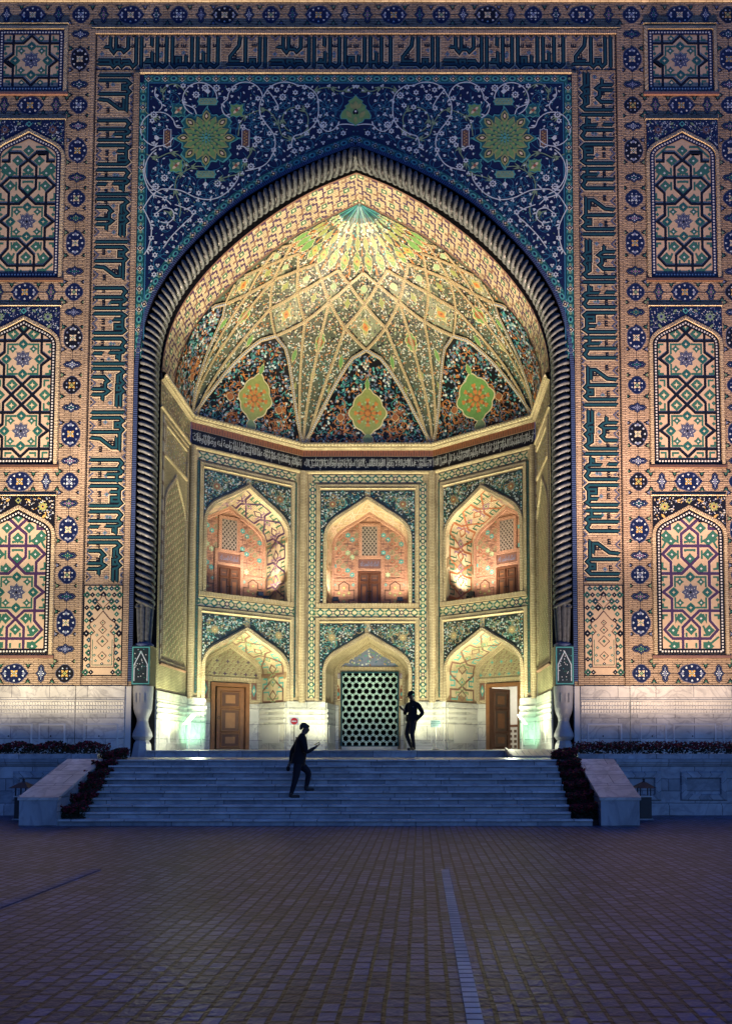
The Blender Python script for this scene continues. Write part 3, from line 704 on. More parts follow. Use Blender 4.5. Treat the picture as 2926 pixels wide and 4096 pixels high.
for L in WHITE+GOLD:      # split leaves growing off the scrolls
    for k in range(6, len(L)-4, 11):
        a = math.atan2(L[k+1][1]-L[k][1], L[k+1][0]-L[k][0])
        for q in (-1, 1):
            p = (L[k][0]+.07*math.cos(a+q*1.1), L[k][1]+.07*math.sin(a+q*1.1))
            if ok_span(*p) and L in GOLD: mir(lambda t: s.shape(t(p), [(-.5, -.2), (.5, 0), (-.5, .2)], .2, "sage", 3, a+q*.5 if t((1, 0))[0] > 0 else math.pi-a-q*.5))
            elif ok_span(*p) and q > 0: mir(lambda t: s.leaf(t(p), (a+q*.9) if t((1, 0))[0] > 0 else math.pi-a-q*.9, .15, .05, "lilac", 4))
r3 = random.Random(11)
# teal tendrils
cnt = 0
while cnt < 260:
    x, z = -r3.uniform(0, 6.5), r3.uniform(14.2, 22.6)
    if not ok_span(x, z, .4) or not clear(x, z, .02): continue
    a = r3.uniform(0, 6.28); k = r3.choice((-1, 1))*r3.uniform(.25, .6); P = [(x, z)]
    for i in range(9):
        a += k*(.35+.12*i); x += .085*math.cos(a); z += .085*math.sin(a)
        if not ok_span(x, z, .3): break
        P.append((x, z))
    if len(P) > 4: mir(lambda t: s.stroke([t(p) for p in P], .017, "stem_blue", 1)); cnt += 1
# flowers
pts = []; tries = 0
while len(pts) < 300 and tries < 16000:
    tries += 1
    x, z = -r3.uniform(.05, 6.45), r3.uniform(13.9, 22.6)
    if not ok_span(x, z, .42) or not clear(x, z, .06): continue
    if any(math.hypot(x-a, z-b) < .20 for a, b in pts): continue
    pts.append((x, z))
for i, (x, z) in enumerate(pts):
    for m in (1, -1):
        c = (m*x, z); k = i % 7
        if k == 0: s.star(c, .10, .062, 6, "lilac", 3); s.disc(c, .032, "navy", 4, 6)
        elif k == 1 and i % 3 == 0: s.star(c, .13, .09, 8, "lilac", 3); s.disc(c, .06, "navy", 4, 8); s.disc(c, .03, "lilac", 5, 6)
        elif k in (2, 3): s.shape(c, HEART, .055, "lilac", 3, (i*1.3)*m)
        elif k == 4:
            for q in range(3): s.disc((c[0]+.038*math.cos(q*2.1+i), c[1]+.038*math.sin(q*2.1+i)), .032, "lilac", 3, 6)
        else: s.leaf(c, i*2.2*m, .10, .045, "lilac", 3)
for i in range(760):
    x, z = -r3.uniform(.02, 6.5), r3.uniform(13.8, 22.62)
    if ok_span(x, z, .36) and clear(x, z, .02): 
        a = r3.uniform(0, 6); 
        for m in (1, -1): s.leaf((m*x, z), a*m, .065, .028, r3.choice(("lilac", "sage", "stem_blue", "turquoise")), 2)
s.build("arabesque_scrolls", span)
# sunburst medallions
for m in (1, -1):
    s = Sheet(FM, .003, .022)
    c = (m*cx0, cz0)
    pts = []
    for i in range(64):
        a = 2*math.pi*i/64; k = abs(math.cos(4*a)); r = .80+.20*(k**3)*(1 if i % 16 == 0 else .8)+.06*math.cos(16*a)
        if int(round(i/8)) % 2 == 1 and abs(i/8-round(i/8)) < .3: r = .98
        pts.append((r*math.cos(a), r*math.sin(a)))
    s.shape(c, pts, 1.0, "turquoise", 0); s.shape(c, pts, .945, "deep_teal", 1)
    s.star(c, .78, .60, 16, "olive", 2); s.star(c, .72, .52, 16, "leaf", 3)
    for i in range(8):
        a = math.pi/4*i; p = (c[0]+.72*math.cos(a), c[1]+.72*math.sin(a))
        s.leaf(p, a, .40, .26, "olive", 4); s.leaf(p, a, .26, .14, "black", 5); s.leaf(p, a, .16, .08, "cream", 6)
    for n2, rr, mt, l in ((16, .5, "olive", .16), (16, .40, "deep_teal", .12), (16, .33, "olive", .13), (12, .22, "sage", .11), (8, .13, "turquoise", .1)):
        for i in range(n2):
            a = 2*math.pi*(i+.5*(n2 == 16))/n2; s.leaf((c[0]+rr*math.cos(a), c[1]+rr*math.sin(a)), a, l, l*.5, mt, 4 if rr > .3 else 5)
    s.disc(c, .06, "turquoise", 6, 8)
    for x, y in ((470, 455), (1100, 455), (455, 1070), (1100, 1070)):
        p = (m*zx(x), zz(y)); q = [(.26*(1+.14*abs(math.cos(2*t+math.pi/2))**.5)*math.cos(t), .26*(1+.14*abs(math.cos(2*t+math.pi/2))**.5)*math.sin(t)) for t in [2*math.pi*i/24 for i in range(24)]]
        sq = [(-.23, -.23), (-.1, -.19), (0, -.24), (.1, -.19), (.23, -.23), (.19, -.1), (.24, 0), (.19, .1), (.23, .23), (.1, .19), (0, .24), (-.1, .19), (-.23, .23), (-.19, .1), (-.24, 0), (-.19, -.1)]
        s.shape(p, sq, 1., "turquoise", 0); s.shape(p, sq, .87, "leaf" if (x > 500) == (y < 700) else "deep_teal", 1)
        for i in range(4): s.leaf((p[0]+.08*math.cos(i*math.pi/2+.78), p[1]+.08*math.sin(i*math.pi/2+.78)), i*math.pi/2+.78, .16, .09, ("cream", "sage")[i % 2], 2)
        s.dia(p, .06, "rust", 3)
    CB = [(-.33, 0), (-.28, .06), (-.28, .12), (.28, .12), (.28, .06), (.33, 0), (.28, -.06), (.28, -.12), (-.28, -.12), (-.28, -.06)]
    for x, y, rot, mt in ((785, 355, 0, "sage"), (775, 1165, 0, "sage"), (355, 765, math.pi/2, "brown"), (1200, 765, math.pi/2, "brown")):
        p = (m*zx(x), zz(y)); s.shape(p, CB, 1.04, "turquoise" if rot == 0 else "lilac", 0, rot); s.shape(p, CB, .92, mt, 1, rot, .86)
        for i in range(9): 
            d = -.2+.05*i; s.leaf((p[0]+(d if rot == 0 else (.03 if i % 2 else -.03)), p[1]+(d if rot else (.03 if i % 2 else -.03))), i, .07, .03, "turquoise" if rot == 0 else "ochre", 2)
        for q in (-1, 1):
            e = (p[0]+(q*.0 if rot == 0 else 0), p[1])
        dx, dz = (0, 1 if y < 700 else -1) if rot == 0 else ((1 if x > 700 else -1)*m, 0)
        s.stroke([(p[0]+dx*.15, p[1]+dz*.15), (p[0]+dx*.27, p[1]+dz*.27)], .03, "turquoise", 1); s.dia((p[0]+dx*.33, p[1]+dz*.33), .09, "lilac", 1)
        s.stroke([(p[0]-dx*.14, p[1]-dz*.14), (p[0]-dx*.30, p[1]-dz*.30)], .03, "turquoise", 1)
    s.build("sunburst_medallion", span)
s = Sheet(FM, .003, .022)
LEAFM = [(0, .36), (.06, .28), (.15, .22), (.13, .17), (.22, .1), (.2, .05), (.27, -.02), (.31, -.12), (.3, -.2), (.18, -.2), (.15, -.26), (.08, -.3), (0, -.36)]
LEAFM = LEAFM+[(-x, z) for x, z in LEAFM[1:-1]][::-1]
s.shape((0, 21.78), LEAFM, 1.60, "turquoise", 0, 0, 1.46); s.shape((0, 21.78), LEAFM, 1.50, "leaf", 1, 0, 1.37)
for x, z, a, l in ((-.14, -.1, 2.2, .2), (.14, -.1, .9, .2), (0, -.22, 1.57, .16), (0, .1, 1.57, .24), (-.08, .1, 2, .14), (.08, .1, 1.1, .14)): s.leaf((x*1.5, 21.78+z*1.4), a, l*1.5, l*.75, "olive", 2)
s.shape((0, 21.72), HEART, -.11, "black", 3); s.dia((0, 21.74), .04, "white", 4)
s.build("leaf_medallion", span)

# ---- blue ribbed edge and the twisted rope moulding
s = Sheet(FM, .006, .02)
edge = [(6.785, 3.6)]+[(6.785, 3.6+.25*i) for i in range(1, 40)]+offset(ARCH_OUT, .055)[1:-1]+[(0, 20.69)]
for m in (-1, 1):
    P = [(m*x, z) for x, z in edge]; s.stroke(P, .15, "black", 0)
    acc = 0; nxt = .02
    for a, b in zip(P, P[1:]):
        l = math.hypot(b[0]-a[0], b[1]-a[1])
        if l < 1e-6: continue
        d = ((b[0]-a[0])/l, (b[1]-a[1])/l)
        while nxt <= acc+l:
            f = nxt-acc; p = (a[0]+d[0]*f, a[1]+d[1]*f); nn = (-d[1], d[0])
            q = lambda x, y: (p[0]+d[0]*x+nn[0]*y, p[1]+d[1]*x+nn[1]*y)
            s.poly([q(-.022, -.06), q(.022, -.06), q(.022, .06), q(-.022, .06)], "rib_glaze", 3); nxt += .066
        acc += l
s.build("ribbed_edge", portal)
M = Mesh()
for m in (-1, 1):       # reveal behind the rope, shade of the gap put into its black
    o = [(6.72, LAND), (6.72, 13.45)]+ARCH_OUT[1:]; i_ = [(6.15, LAND), (6.15, 13.45)]+ARCH_IN[1:]
    for k in range(min(len(o), len(i_))-1):
        a, b, c, d = o[k], o[k+1], i_[k+1], i_[k]
        M.face([(m*a[0], 0, a[1]), (m*b[0], 0, b[1]), (m*b[0], .40, b[1]), (m*a[0], .40, a[1])], "black")
        M.face([(m*a[0], .40, a[1]), (m*b[0], .40, b[1]), (m*c[0], .40, c[1]), (m*d[0], .40, d[1])], "black")
M.build("arch_reveal", portal)
for m in (-1, 1):
    path = [(6.43, 5.85), (6.43, 13.45)]+[((a[0]+b[0])/2, (a[1]+b[1])/2) for a, b in zip(ARCH_IN, ARCH_OUT)][1:]
    # resample
    Q = []; acc = 0; nxt = 0; st = .026
    for a, b in zip(path, path[1:]):
        l = math.hypot(b[0]-a[0], b[1]-a[1])
        while nxt <= acc+l and l > 0: f = (nxt-acc)/l; Q.append((a[0]+(b[0]-a[0])*f, a[1]+(b[1]-a[1])*f)); nxt += st
        acc += l
    Q.append(path[-1])
    M = Mesh(); N = 30; rings = []
    for i, p in enumerate(Q):
        a, b = Q[max(0, i-1)], Q[min(len(Q)-1, i+1)]; dx, dz = b[0]-a[0], b[1]-a[1]; l = math.hypot(dx, dz) or 1; nx, nz = dz/l, -dx/l
        if i == len(Q)-1: nx, nz = 0, 1
        ring = []
        for k in range(N):
            th = 2*math.pi*k/N; tw = -i*st*2*math.pi/.64
            r = .30*(.60+.40*abs(math.sin(1.5*(th+tw)))**.8)
            ox, oy = r*math.cos(th), r*math.sin(th)
            ring.append((m*(p[0]+nx*ox), .14+oy, p[1]+nz*ox))
        rings.append(ring)
    for ri, (A, B) in enumerate(zip(rings, rings[1:])):
        for k in range(N): M.face([A[k], A[(k+1) % N], B[(k+1) % N], B[k]], "rope_groove_shade" if abs(math.sin(1.5*(2*math.pi*(k+.5)/N-(ri+.5)*st*2*math.pi/.64))) < .58 else "rope_glaze", None, True)  # near-black grooves put the shade between the strands into the colour
    M.build("rope_moulding", portal, merge=True)
    # its foot: fluted calyx, tile block, marble vase and pedestal
    M = Mesh()
    for k in range(8):
        a = 2*math.pi*k/8; M.tube((m*6.43+.15*math.cos(a), .14+.15*math.sin(a), 4.72), (m*6.43+.2*math.cos(a), .14+.2*math.sin(a), 5.98), .06, .085, "rope_glaze")
    M.lathe([(.0, 4.66), (.26, 4.66), (.28, 4.74), (.2, 4.8)], "rib_glaze", (m*6.43, .14))
    col = M.build("column_calyx", portal)
    M = Mesh(); M.box(m*6.43-.28, m*6.43+.28, -.12, .40, 3.47, 4.68, "pine")
    blk = M.build("tile_block", portal)
    t = Sheet(lambda u, v, h: (m*6.43+u, -.12-h, v), .002, .003)
    t.stroke(rectpath(-.25, 3.52, .25, 4.63), .035, "turquoise", 0, True); t.stroke([(-.2, 3.6), (-.2, 4.1), (-.1, 4.3), (0, 4.5), (.1, 4.3), (.2, 4.1), (.2, 3.6)], .03, "lilac", 0)
    for i in range(34): t.disc((rnd.uniform(-.2, .2), rnd.uniform(3.58, 4.58)), .018, rnd.choice(("lilac", "green", "white", "turquoise")), 1, 5)
    t.build("tile_pattern", blk)
    M = Mesh()
    M.lathe([(.0, 3.46), (.30, 3.46), (.30, 3.3), (.285, 3.0), (.27, 2.75), (.235, 2.62), (.175, 2.48), (.16, 2.38), (.20, 2.22), (.285, 2.02), (.30, 1.92), (.24, 1.83), (.20, 1.80)], "marble_vase", (m*6.43, .12), 28)
    M.lathe([(.20, 1.80), (.26, 1.70), (.29, 1.5), (.335, LAND), (.0, LAND)], "marble_vase", (m*6.43, .12), 8, False)
    for k in range(3): M.tube((m*6.43-.12+.12*k, -.165, 2.95), (m*6.43-.12+.12*k, -.175, 3.22), .018, .022, "marble_vase", 6)
    M.build("marble_baluster", portal)

# ---- marble plinth of the facade
def plinth(name, x0, x1, slots):
    M = Mesh(); top = 3.45
    M.box(x0, x1, -.07, 0, LAND, top, "marble")
    M.box(x0, x1, -.10, -.071, 3.03-.0, 3.035, "marble_plain"); 
    p = M.build("marble_plinth", portal)
    t = Mesh()
    x = x0+.05
    while x < x1-.04:        # carved leaf course
        for zc in (2.68, 2.80, 2.92):
            t.face([(x-.026, -.073, zc-.045), (x+.026, -.073, zc-.045), (x+.035, -.093, zc+.04), (x-.035, -.093, zc+.04)], "marble_plain")
            t.face([(x-.035, -.093, zc+.04), (x+.035, -.093, zc+.04), (x+.02, -.073, zc+.055), (x-.02, -.073, zc+.055)], "marble_plain")
        x += .085
    for z in (2.60, 3.0): t.box(x0, x1, -.085, -.07, z, z+.025, "marble_plain")
    t.build("carved_course", p)
    t = Mesh()
    for a, b in slots:
        sweep(t, rectpath(a, 1.50, b, 2.25), [(0, .072), (-.0, .09), (-.035, .09), (-.06, .072)], lambda u, v, h: (u, -h, v), "marble_plain", True)
        t.tube((.55*a+.45*b, -.085, 1.93), (.55*a+.45*b, -.071, 1.93), .022, .022, "dark_void", 8)
    t.build("framed_relief", p)
plinth(0, 8.42, HW, [(8.75, 9.45), (9.75, 10.95), (11.25, 12.4)]); plinth(0, -HW, -8.42, [(-9.45, -8.75), (-10.95, -9.75), (-12.4, -11.25)])
plinth(0, 6.92, 8.40, [(7.15, 8.1)]); plinth(0, -8.40, -6.92, [(-8.1, -7.15)])
for m in (-1, 1):
    M = Mesh(); a, b = sorted((m*6.74, m*6.92)); M.box(a, b, -.02, 0, LAND, 3.45, "marble_plain"); M.build("marble_pilaster", portal)

# ================================================================== INSIDE THE RECESS
VA = [(6.13, 13.45), (6.03, 14.3), (5.65, 15.35), (5.0, 16.3), (4.2, 17.15), (3.3, 17.95), (2.2, 18.75), (1.1, 19.38), (0, 19.93)]
def arch_t(t):
    n = len(VA)-1; x = max(0, min(.99999, t))*n; i = int(x); f = x-i
    P = [VA[max(0, min(n, i+k))] for k in (-1, 0, 1, 2)]
    r = [.5*((2*P[1][a])+(P[2][a]-P[0][a])*f+(2*P[0][a]-5*P[1][a]+4*P[2][a]-P[3][a])*f*f+(3*P[1][a]-P[0][a]-3*P[2][a]+P[3][a])*f**3) for a in (0, 1)]
    return max(0, r[0]), r[1]
PLAN = [(6.13, -1), (6.13, 1.9), (2.55, 4.5), (-2.55, 4.5), (-6.13, 1.9), (-6.13, -1)]
def plan_r(ph):
    c, s_ = math.cos(ph), math.sin(ph)
    for a, b in zip(PLAN, PLAN[1:]):
        dx, dy = b[0]-a[0], b[1]-a[1]; det = -c*dy+dx*s_
        if abs(det) < 1e-9: continue
        r = (-a[0]*dy+dx*a[1])/det; k = (c*a[1]-s_*a[0])/det
        if r > 0 and -1e-6 <= k <= 1+1e-6: return r
    return 6.13
def vault(ph, t):
    r, z = arch_t(t); b = min(1, max(0, t)/.42); b = b*b*(3-2*b)
    e = 1/math.hypot(math.cos(ph)/6.13, math.sin(ph)/4.5)
    q = (plan_r(ph)*(1-b)+e*b)*r/6.13
    return Vector((q*math.cos(ph), 1.6+q*math.sin(ph), z))
SK = [(-2.2, 180), (-1.5, 162.8), (-1, 143.6), (-.5, 119.5), (0, 90), (.5, 60.5), (1, 36.4), (1.5, 17.2), (2.2, 0)]
def phi(s_):
    s_ = max(-2.2, min(2.2, s_))
    for (a, d0), (b, d1) in zip(SK, SK[1:]):
        if a <= s_ <= b: return R(d0+(d1-d0)*(s_-a)/(b-a))
VC = Vector((0, 1.2, 14.6))
def vmap(s_, t, h):
    p = vault(phi(s_), t); n = (VC-p).normalized(); return p+n*h
class VSheet(Sheet):
    def __init__(s, **k): super().__init__(vmap, .007, .01)
    def patch(s, s0, t0, rot=0):
        e = .01; sc = max(-2.18, min(2.18, s0)); tc = max(0, min(.98, t0)); p = vault(phi(sc), tc); a = (vault(phi(sc+e), tc)-p).length/e; b = (vault(phi(sc), tc+e)-p).length/e
        c, d = math.cos(rot), math.sin(rot)
        return lambda x, y: (s0+(x*c-y*d)/a, t0+(x*d+y*c)/b)
    def fan(s, pts, mat, lv):
        n = len(pts); cx = sum(p[0] for p in pts)/n; cy = sum(p[1] for p in pts)/n; h = s.base+lv*s.step
        c3 = s.mp(cx, cy, h); o = [s.mp(u, v, h) for u, v in pts]; md = [s.mp((u+cx)/2, (v+cy)/2, h) for u, v in pts]
        for i in range(n):
            j = (i+1) % n; s.face([o[i], o[j], md[j], md[i]], mat, [pts[i], pts[j], pts[j], pts[i]]); s.face([md[i], md[j], c3], mat, [pts[i], pts[j], (cx, cy)])
    def blob(s, s0, t0, pts, k, mat, lv, rot=0, ky=None):
        if abs(s0) > 2.17: return
        f = s.patch(s0, t0, rot); s.fan([f(x*k, y*(ky or k)) for x, y in pts], mat, lv)
    def line(s, pts, w, mat, lv, dots=None):
        D = []
        for a, b in zip(pts, pts[1:]):
            n = max(2, int(max(abs(b[0]-a[0])/.03, abs(b[1]-a[1])/.02)))
            D += [(a[0]+(b[0]-a[0])*i/n, a[1]+(b[1]-a[1])*i/n) for i in range(n)]
        D.append(pts[-1]); D = [d for d in D if abs(d[0]) <= 2.2 and 0 <= d[1] <= 1]
        if len(D) < 2: return
        h = s.base+lv*s.step; P = [s.mp(u, v, h) for u, v in D]; E = []
        for i, p in enumerate(P):
            t = P[min(len(P)-1, i+1)]-P[max(0, i-1)]; n = VC-p; d = t.cross(n).normalized(); E.append((p+d*w/2, p-d*w/2))
        if mat:
            for (a, b), (c, d) in zip(E, E[1:]): s.face([a, b, d, c], mat)
        if dots:
            dm, r, gap = dots; acc = 0; nxt = gap/2
            for a, b in zip(P, P[1:]):
                l = (b-a).length; d = (b-a).normalized() if l else None
                while l and nxt <= acc+l:
                    p = a+d*(nxt-acc); n = (VC-p).normalized(); e = d.cross(n).normalized(); q = p+n*.006
                    s.face([q+d*r, q+e*r, q-d*r, q-e*r], dm); nxt += gap
                acc += l
def curve(a, b, bulge, n=10):
    """rib from (s, t) a to b, bowed sideways"""
    return [(a[0]+(b[0]-a[0])*i/n+bulge*math.sin(math.pi*i/n)*(1-.3*i/n), a[1]+(b[1]-a[1])*i/n) for i in range(n+1)]
M = Mesh(); NP, NT = 150, 90
def vground(s_, t):
    f = s_-round(s_)
    if t < .44*(1-(abs(f)/.5)**2.0): return "black"
    if t > .93: return "deep_teal"
    return "deep_moss"
for i in range(NP):
    for j in range(NT):
        s0, s1 = -2.2+4.4*i/NP, -2.2+4.4*(i+1)/NP; t0, t1 = j/NT, (j+1)/NT
        P = [vault(phi(s0), t0), vault(phi(s1), t0), vault(phi(s1), t1), vault(phi(s0), t1)]
        if j == NT-1: P = P[:3]
        M.face(P, vground((s0+s1)/2, (t0+t1)/2), None, True)
vlt = M.build("vault", portal, merge=True)
# arabesque infill
s = VSheet()
rv = random.Random(5)
LOB = LOBE(4, .18, 32)
PEAR = [(0, 1), (.16, .72), (.36, .6), (.34, .42), (.55, .3), (.6, .05), (.5, -.18), (.58, -.3), (.36, -.5), (.34, -.66), (.12, -.8), (0, -1)]
PEAR = PEAR+[(-x, y) for x, y in PEAR[1:-1]][::-1]
CROSS = [(0, 1), (.16, .62), (.42, .52), (.40, .26), (.9, 0), (.40, -.26), (.42, -.52), (.16, -.62), (0, -1), (-.16, -.62), (-.42, -.52), (-.40, -.26), (-.9, 0), (-.40, .26), (-.42, .52), (-.16, .62)]
def med(s0, t0, k, mat, core="orange", shape=PEAR, rot=0, ky=None):
    s.blob(s0, t0, shape, k*1.0, "cream", 4, rot, (ky or k)*1.0); s.blob(s0, t0, shape, k*.87, mat, 5, rot, (ky or k)*.87)
    if k > .2:
        s.blob(s0, t0, LOB, k*.30, core, 6, .4, (ky or k)*.34); s.blob(s0, t0, LOB, k*.14, "rust", 7)
        for i in range(8):
            a = math.pi/4*i; f = s.patch(s0, t0); q = f(k*.46*math.cos(a), (ky or k)*.5*math.sin(a)); s.blob(q[0], q[1], HEART, k*.1, ("ochre", "pale_green")[i % 2], 6, a-1.57)
def inlun(s_, t, g=0): 
    f = s_-round(s_); return t < (.43-g)*(1-(abs(f)/.5)**2.0)
for c in (-2, -1, 0, 1, 2):
    # lunette: big lobed medallion, pendants, orange scrolls
    BIG = [((1+.10*abs(math.cos(4*a))+.10*abs(math.cos(a*2))**6)*math.cos(a), (1+.10*abs(math.cos(4*a))+.22*abs(math.sin(a))**10)*math.sin(a)) for a in [2*math.pi*i/48 for i in range(48)]]
    if abs(c) < 2:
        s.blob(c, .165, BIG, .64, "cream", 4, 0, .72); s.blob(c, .165, BIG, .60, "leaf" if c == 1 else "olive", 5, 0, .675)
        f = s.patch(c, .165)
        for n2, rr, mt, k in ((8, .47, "orange", .10), (16, .40, "pale_green", .05), (8, .34, "rust", .07), (8, .24, "orange", .10), (16, .20, "olive", .04), (8, .13, "rust", .06)):
            for i in range(n2):
                a = 2*math.pi*(i+.5*(rr == .40))/n2; q = f(rr*math.cos(a), rr*math.sin(a)); s.blob(q[0], q[1], HEART, k, mt, 6, a-1.57)
        s.blob(c, .165, LOB, .09, "orange", 7)
        med(c, .285, .16, "leaf", ky=.26); med(c, .035, .19, "sage", shape=LOB, ky=.22)
    for m in (-1, 1):
        for k in range(16):
            f = s.patch(c+m*rv.uniform(.12, .32), rv.uniform(.03, .2)); a0 = rv.uniform(0, 6); pts = []
            rr = rv.uniform(.12, .26)
            for i in range(14): a = a0+i*.38*m; pts.append(f(rr*(1-.045*i)*math.cos(a), rr*(1-.045*i)*math.sin(a)))
            if all(inlun(*p) for p in pts): s.line(pts, .035, "orange" if k % 2 == 0 else "rust", 3)
        med(c+m*.235, .145, .13, "rust", "orange", LOB)
    for i in range(1500):
        s_, t = c+rv.uniform(-.48, .48), rv.uniform(.01, .42)
        if not inlun(s_, t, .02): continue
        if math.hypot((s_-c)*4.6, (t-.165)*8.6) < .74 and abs(c) < 2: continue
        q = rv.random()
        if q < .33: s.blob(s_, t, [(math.cos(a), math.sin(a)) for a in [i2*math.pi/3 for i2 in range(6)]], rv.uniform(.028, .055), rv.choice(("white", "grey_blue", "lilac", "grey_blue", "turquoise")), 2)
        elif q < .75: s.blob(s_, t, [(-1, 0), (0, .4), (1, 0), (0, -.4)], rv.uniform(.05, .09), rv.choice(("orange", "stem_blue", "rust", "grey_blue", "turquoise")), 2, rv.uniform(0, 3))
        else:
            f = s.patch(s_, t); a0 = rv.uniform(0, 6); s.line([f(.13*math.cos(a0+i2*.5), .13*math.sin(a0+i2*.5)) for i2 in range(6)], .022, rv.choice(("orange", "stem_blue", "turquoise")), 1)
# fields above the lunettes
for c in range(-5, 5):
    pass
for c in (-2, -1, 0, 1, 2):
    for m in (-1, 1):
        med(c+m*.26, .375, .15, "leaf", ky=.30); med(c+m*.345, .255, .08, "olive", ky=.19); med(c+m*.395, .17, .055, "sage", ky=.14)
    if abs(c) < 2:
        med(c+.5, .45, .34, "leaf", "rust", ky=.48); med(c+.5, .31, .17, "olive", ky=.27); med(c+.5, .22, .10, "sage", ky=.19); med(c+.5, .15, .065, "olive", ky=.14)
        if c == -1: med(c-.5, .45, .34, "leaf", "rust", ky=.48); med(c-.5, .31, .17, "olive", ky=.27); med(c-.5, .22, .1, "sage", ky=.19)
    s.fan([(c, .445), (c+.2, .52), (c, .61), (c-.2, .52)], "moss", 1)
    med(c, .525, .25, "pale_olive", "orange", CROSS, ky=.40)
for k in range(-9, 10):
    c = k*.25
    if abs(c) < 2: s.fan([(c, .555), (c+.19, .62), (c, .68), (c-.19, .62)], ('moss', 'deep_moss')[k % 2], 1)
    med(c, .62, .15, ("pale_olive", "olive")[k % 2], "orange", CROSS, ky=.25)
    if k % 2 == 0: med(c, .675, .11, "pale_green", "ochre", LOB)
# scattered small florals in the upper net
for i in range(14000):
    s_, t = rv.uniform(-2.15, 2.15), rv.uniform(.1, .76)
    if inlun(s_, t, -.03): continue
    q = rv.random(); bright = t > .44
    cs = ("white", "cream", "orange", "navy", "pale_green", "black", "rose", "white") if bright else ("white", "turquoise", "orange", "lilac", "cream", "white")
    if q < .45: s.blob(s_, t, [(math.cos(a), math.sin(a)) for a in [i2*math.pi/2.5 for i2 in range(5)]], rv.uniform(.014, .032), rv.choice(cs), 3)
    else: s.blob(s_, t, [(-1, 0), (0, .42), (1, 0), (0, -.42)], rv.uniform(.03, .062), rv.choice(cs), 2, rv.uniform(0, 3))
# sunburst of leaves round the crown
for n2, t0, k, ky, mt in ((16, .775, .24, .42, "leaf"), (16, .845, .15, .30, "olive"), (14, .90, .09, .22, "pale_green")):
    for i in range(n2):
        c = -2.2+4.4*(i+.5)/n2; med(c, t0, k*(.75 if abs(c) > 1.3 else 1), mt, "ochre", ky=ky)
        s.blob(c+2.2/n2, t0-.03, [(-.3, -1), (0, 1), (.3, -1)], k*.5, "orange", 3, 0, ky*.5)
for i in range(1100):
    s_, t = rv.uniform(-2.15, 2.15), rv.uniform(.735, .92)
    s.blob(s_, t, [(math.cos(a), math.sin(a)) for a in [i2*math.pi/2.5 for i2 in range(5)]], rv.uniform(.02, .045), rv.choice(("white", "cream", "navy", "turquoise", "orange")), 2)
for i in range(22):
    c = -2.1+4.2*i/21; s.line([(c, .915), (c, .985)], .028, ("turquoise", "deep_teal", "stem_blue")[i % 3], 3)
s.build("vault_arabesque", vlt)
# the net of moulded ribs
s = VSheet()
def rib(pts, w=.17, lo=False):
    w *= .64; s.line(pts, w, "cream", 8); s.line(pts, w*.80, "tan", 9); s.line(pts, w*.4, "cream" if not lo else "grey_blue", 10); s.line(pts, w*.3, None, 11, dots=("brown" if not lo else "white", w*.21, w*.62))
    s.line(pts, .0001, None, 8)
for c in (-3, -2, -1, 0, 1, 2, 3):
    for m in (-1, 1):
        lun = [(c+m*.5*(1-(i/12))**(1/1.75) if False else c+m*.5*(1-i/12)**.5, .43*i/12) for i in range(13)]
        rib(lun, .20, True)
        lun2 = [(c+m*(.5+.02-.53*(1-(1-i/12)**.62)), .53*i/12*.985) for i in range(13)]
        rib([(c+m*.47, .0)]+[(c+m*(.47-.22*(i/10)**1.5), .52*i/10) for i in range(1, 11)], .15)
        rib([(c, .43), (c+m*.25, .52), (c+m*.5, .62), (c+m*.75, .69)], .16)
        rib([(c+m*.25, .52), (c, .62), (c-m*.25, .69)], .16)
        rib([(c+m*.25, .69), (c, .735)], .15); rib([(c+m*.25, .69), (c+m*.5, .735)], .15)
    rib([(c+.5, .0), (c+.5, .62)], .15)
s.build("vault_ribs", vlt)

# ---- brick soffit between the rope and the vault
def soffit_pt(a, k):
    """a: signed arc length from the crown, k: 0 front .. 1 back"""
    sg = 1 if a >= 0 else -1; a = abs(a); acc = 0
    for (p, q), (p2, q2) in zip(SOFF, SOFF[1:]):
        l = math.hypot(p2[0]-p[0], p2[1]-p[1])
        if a <= acc+l or (p2, q2) == SOFF[-1]:
            f = (a-acc)/(l or 1e-9); x = p[0]+(p2[0]-p[0])*f; z = p[1]+(p2[1]-p[1])*f; x2 = q[0]+(q2[0]-q[0])*f; z2 = q[1]+(q2[1]-q[1])*f
            return Vector((sg*(x+(x2-x)*k), .4+1.2*k, z+(z2-z)*k))
        acc += l
FINE = [arch_t(1-i/60) for i in range(61)]
def near(C, i, n): 
    k = i/n*(len(C)-1); j = min(len(C)-2, int(k)); f = k-j; return (C[j][0]+(C[j+1][0]-C[j][0])*f, C[j][1]+(C[j+1][1]-C[j][1])*f)
AI = ARCH_IN[::-1]
SOFF = [(near(AI, i, 60), FINE[i]) for i in range(61)]
SL = sum(math.hypot(b[0][0]-a[0][0], b[0][1]-a[0][1]) for a, b in zip(SOFF, SOFF[1:]))
def soffmap(a, y, h):
    p = soffit_pt(a, y/1.2); return p+(Vector((0, p.y, 14.5))-p).normalized()*h
M = Mesh()
for m in (-1, 1):
    for i in range(60):
        a0, a1 = SL*i/60, SL*(i+1)/60
        M.face([soffit_pt(m*a0, 0), soffit_pt(m*a1, 0), soffit_pt(m*a1, 1), soffit_pt(m*a0, 1)], "brick_pale", [(a0, 0), (a1, 0), (a1, 1.2), (a0, 1.2)], True)
sof = M.build("arch_soffit", portal)
s = Sheet(soffmap, .003, .004)
da, dy = .27, .2
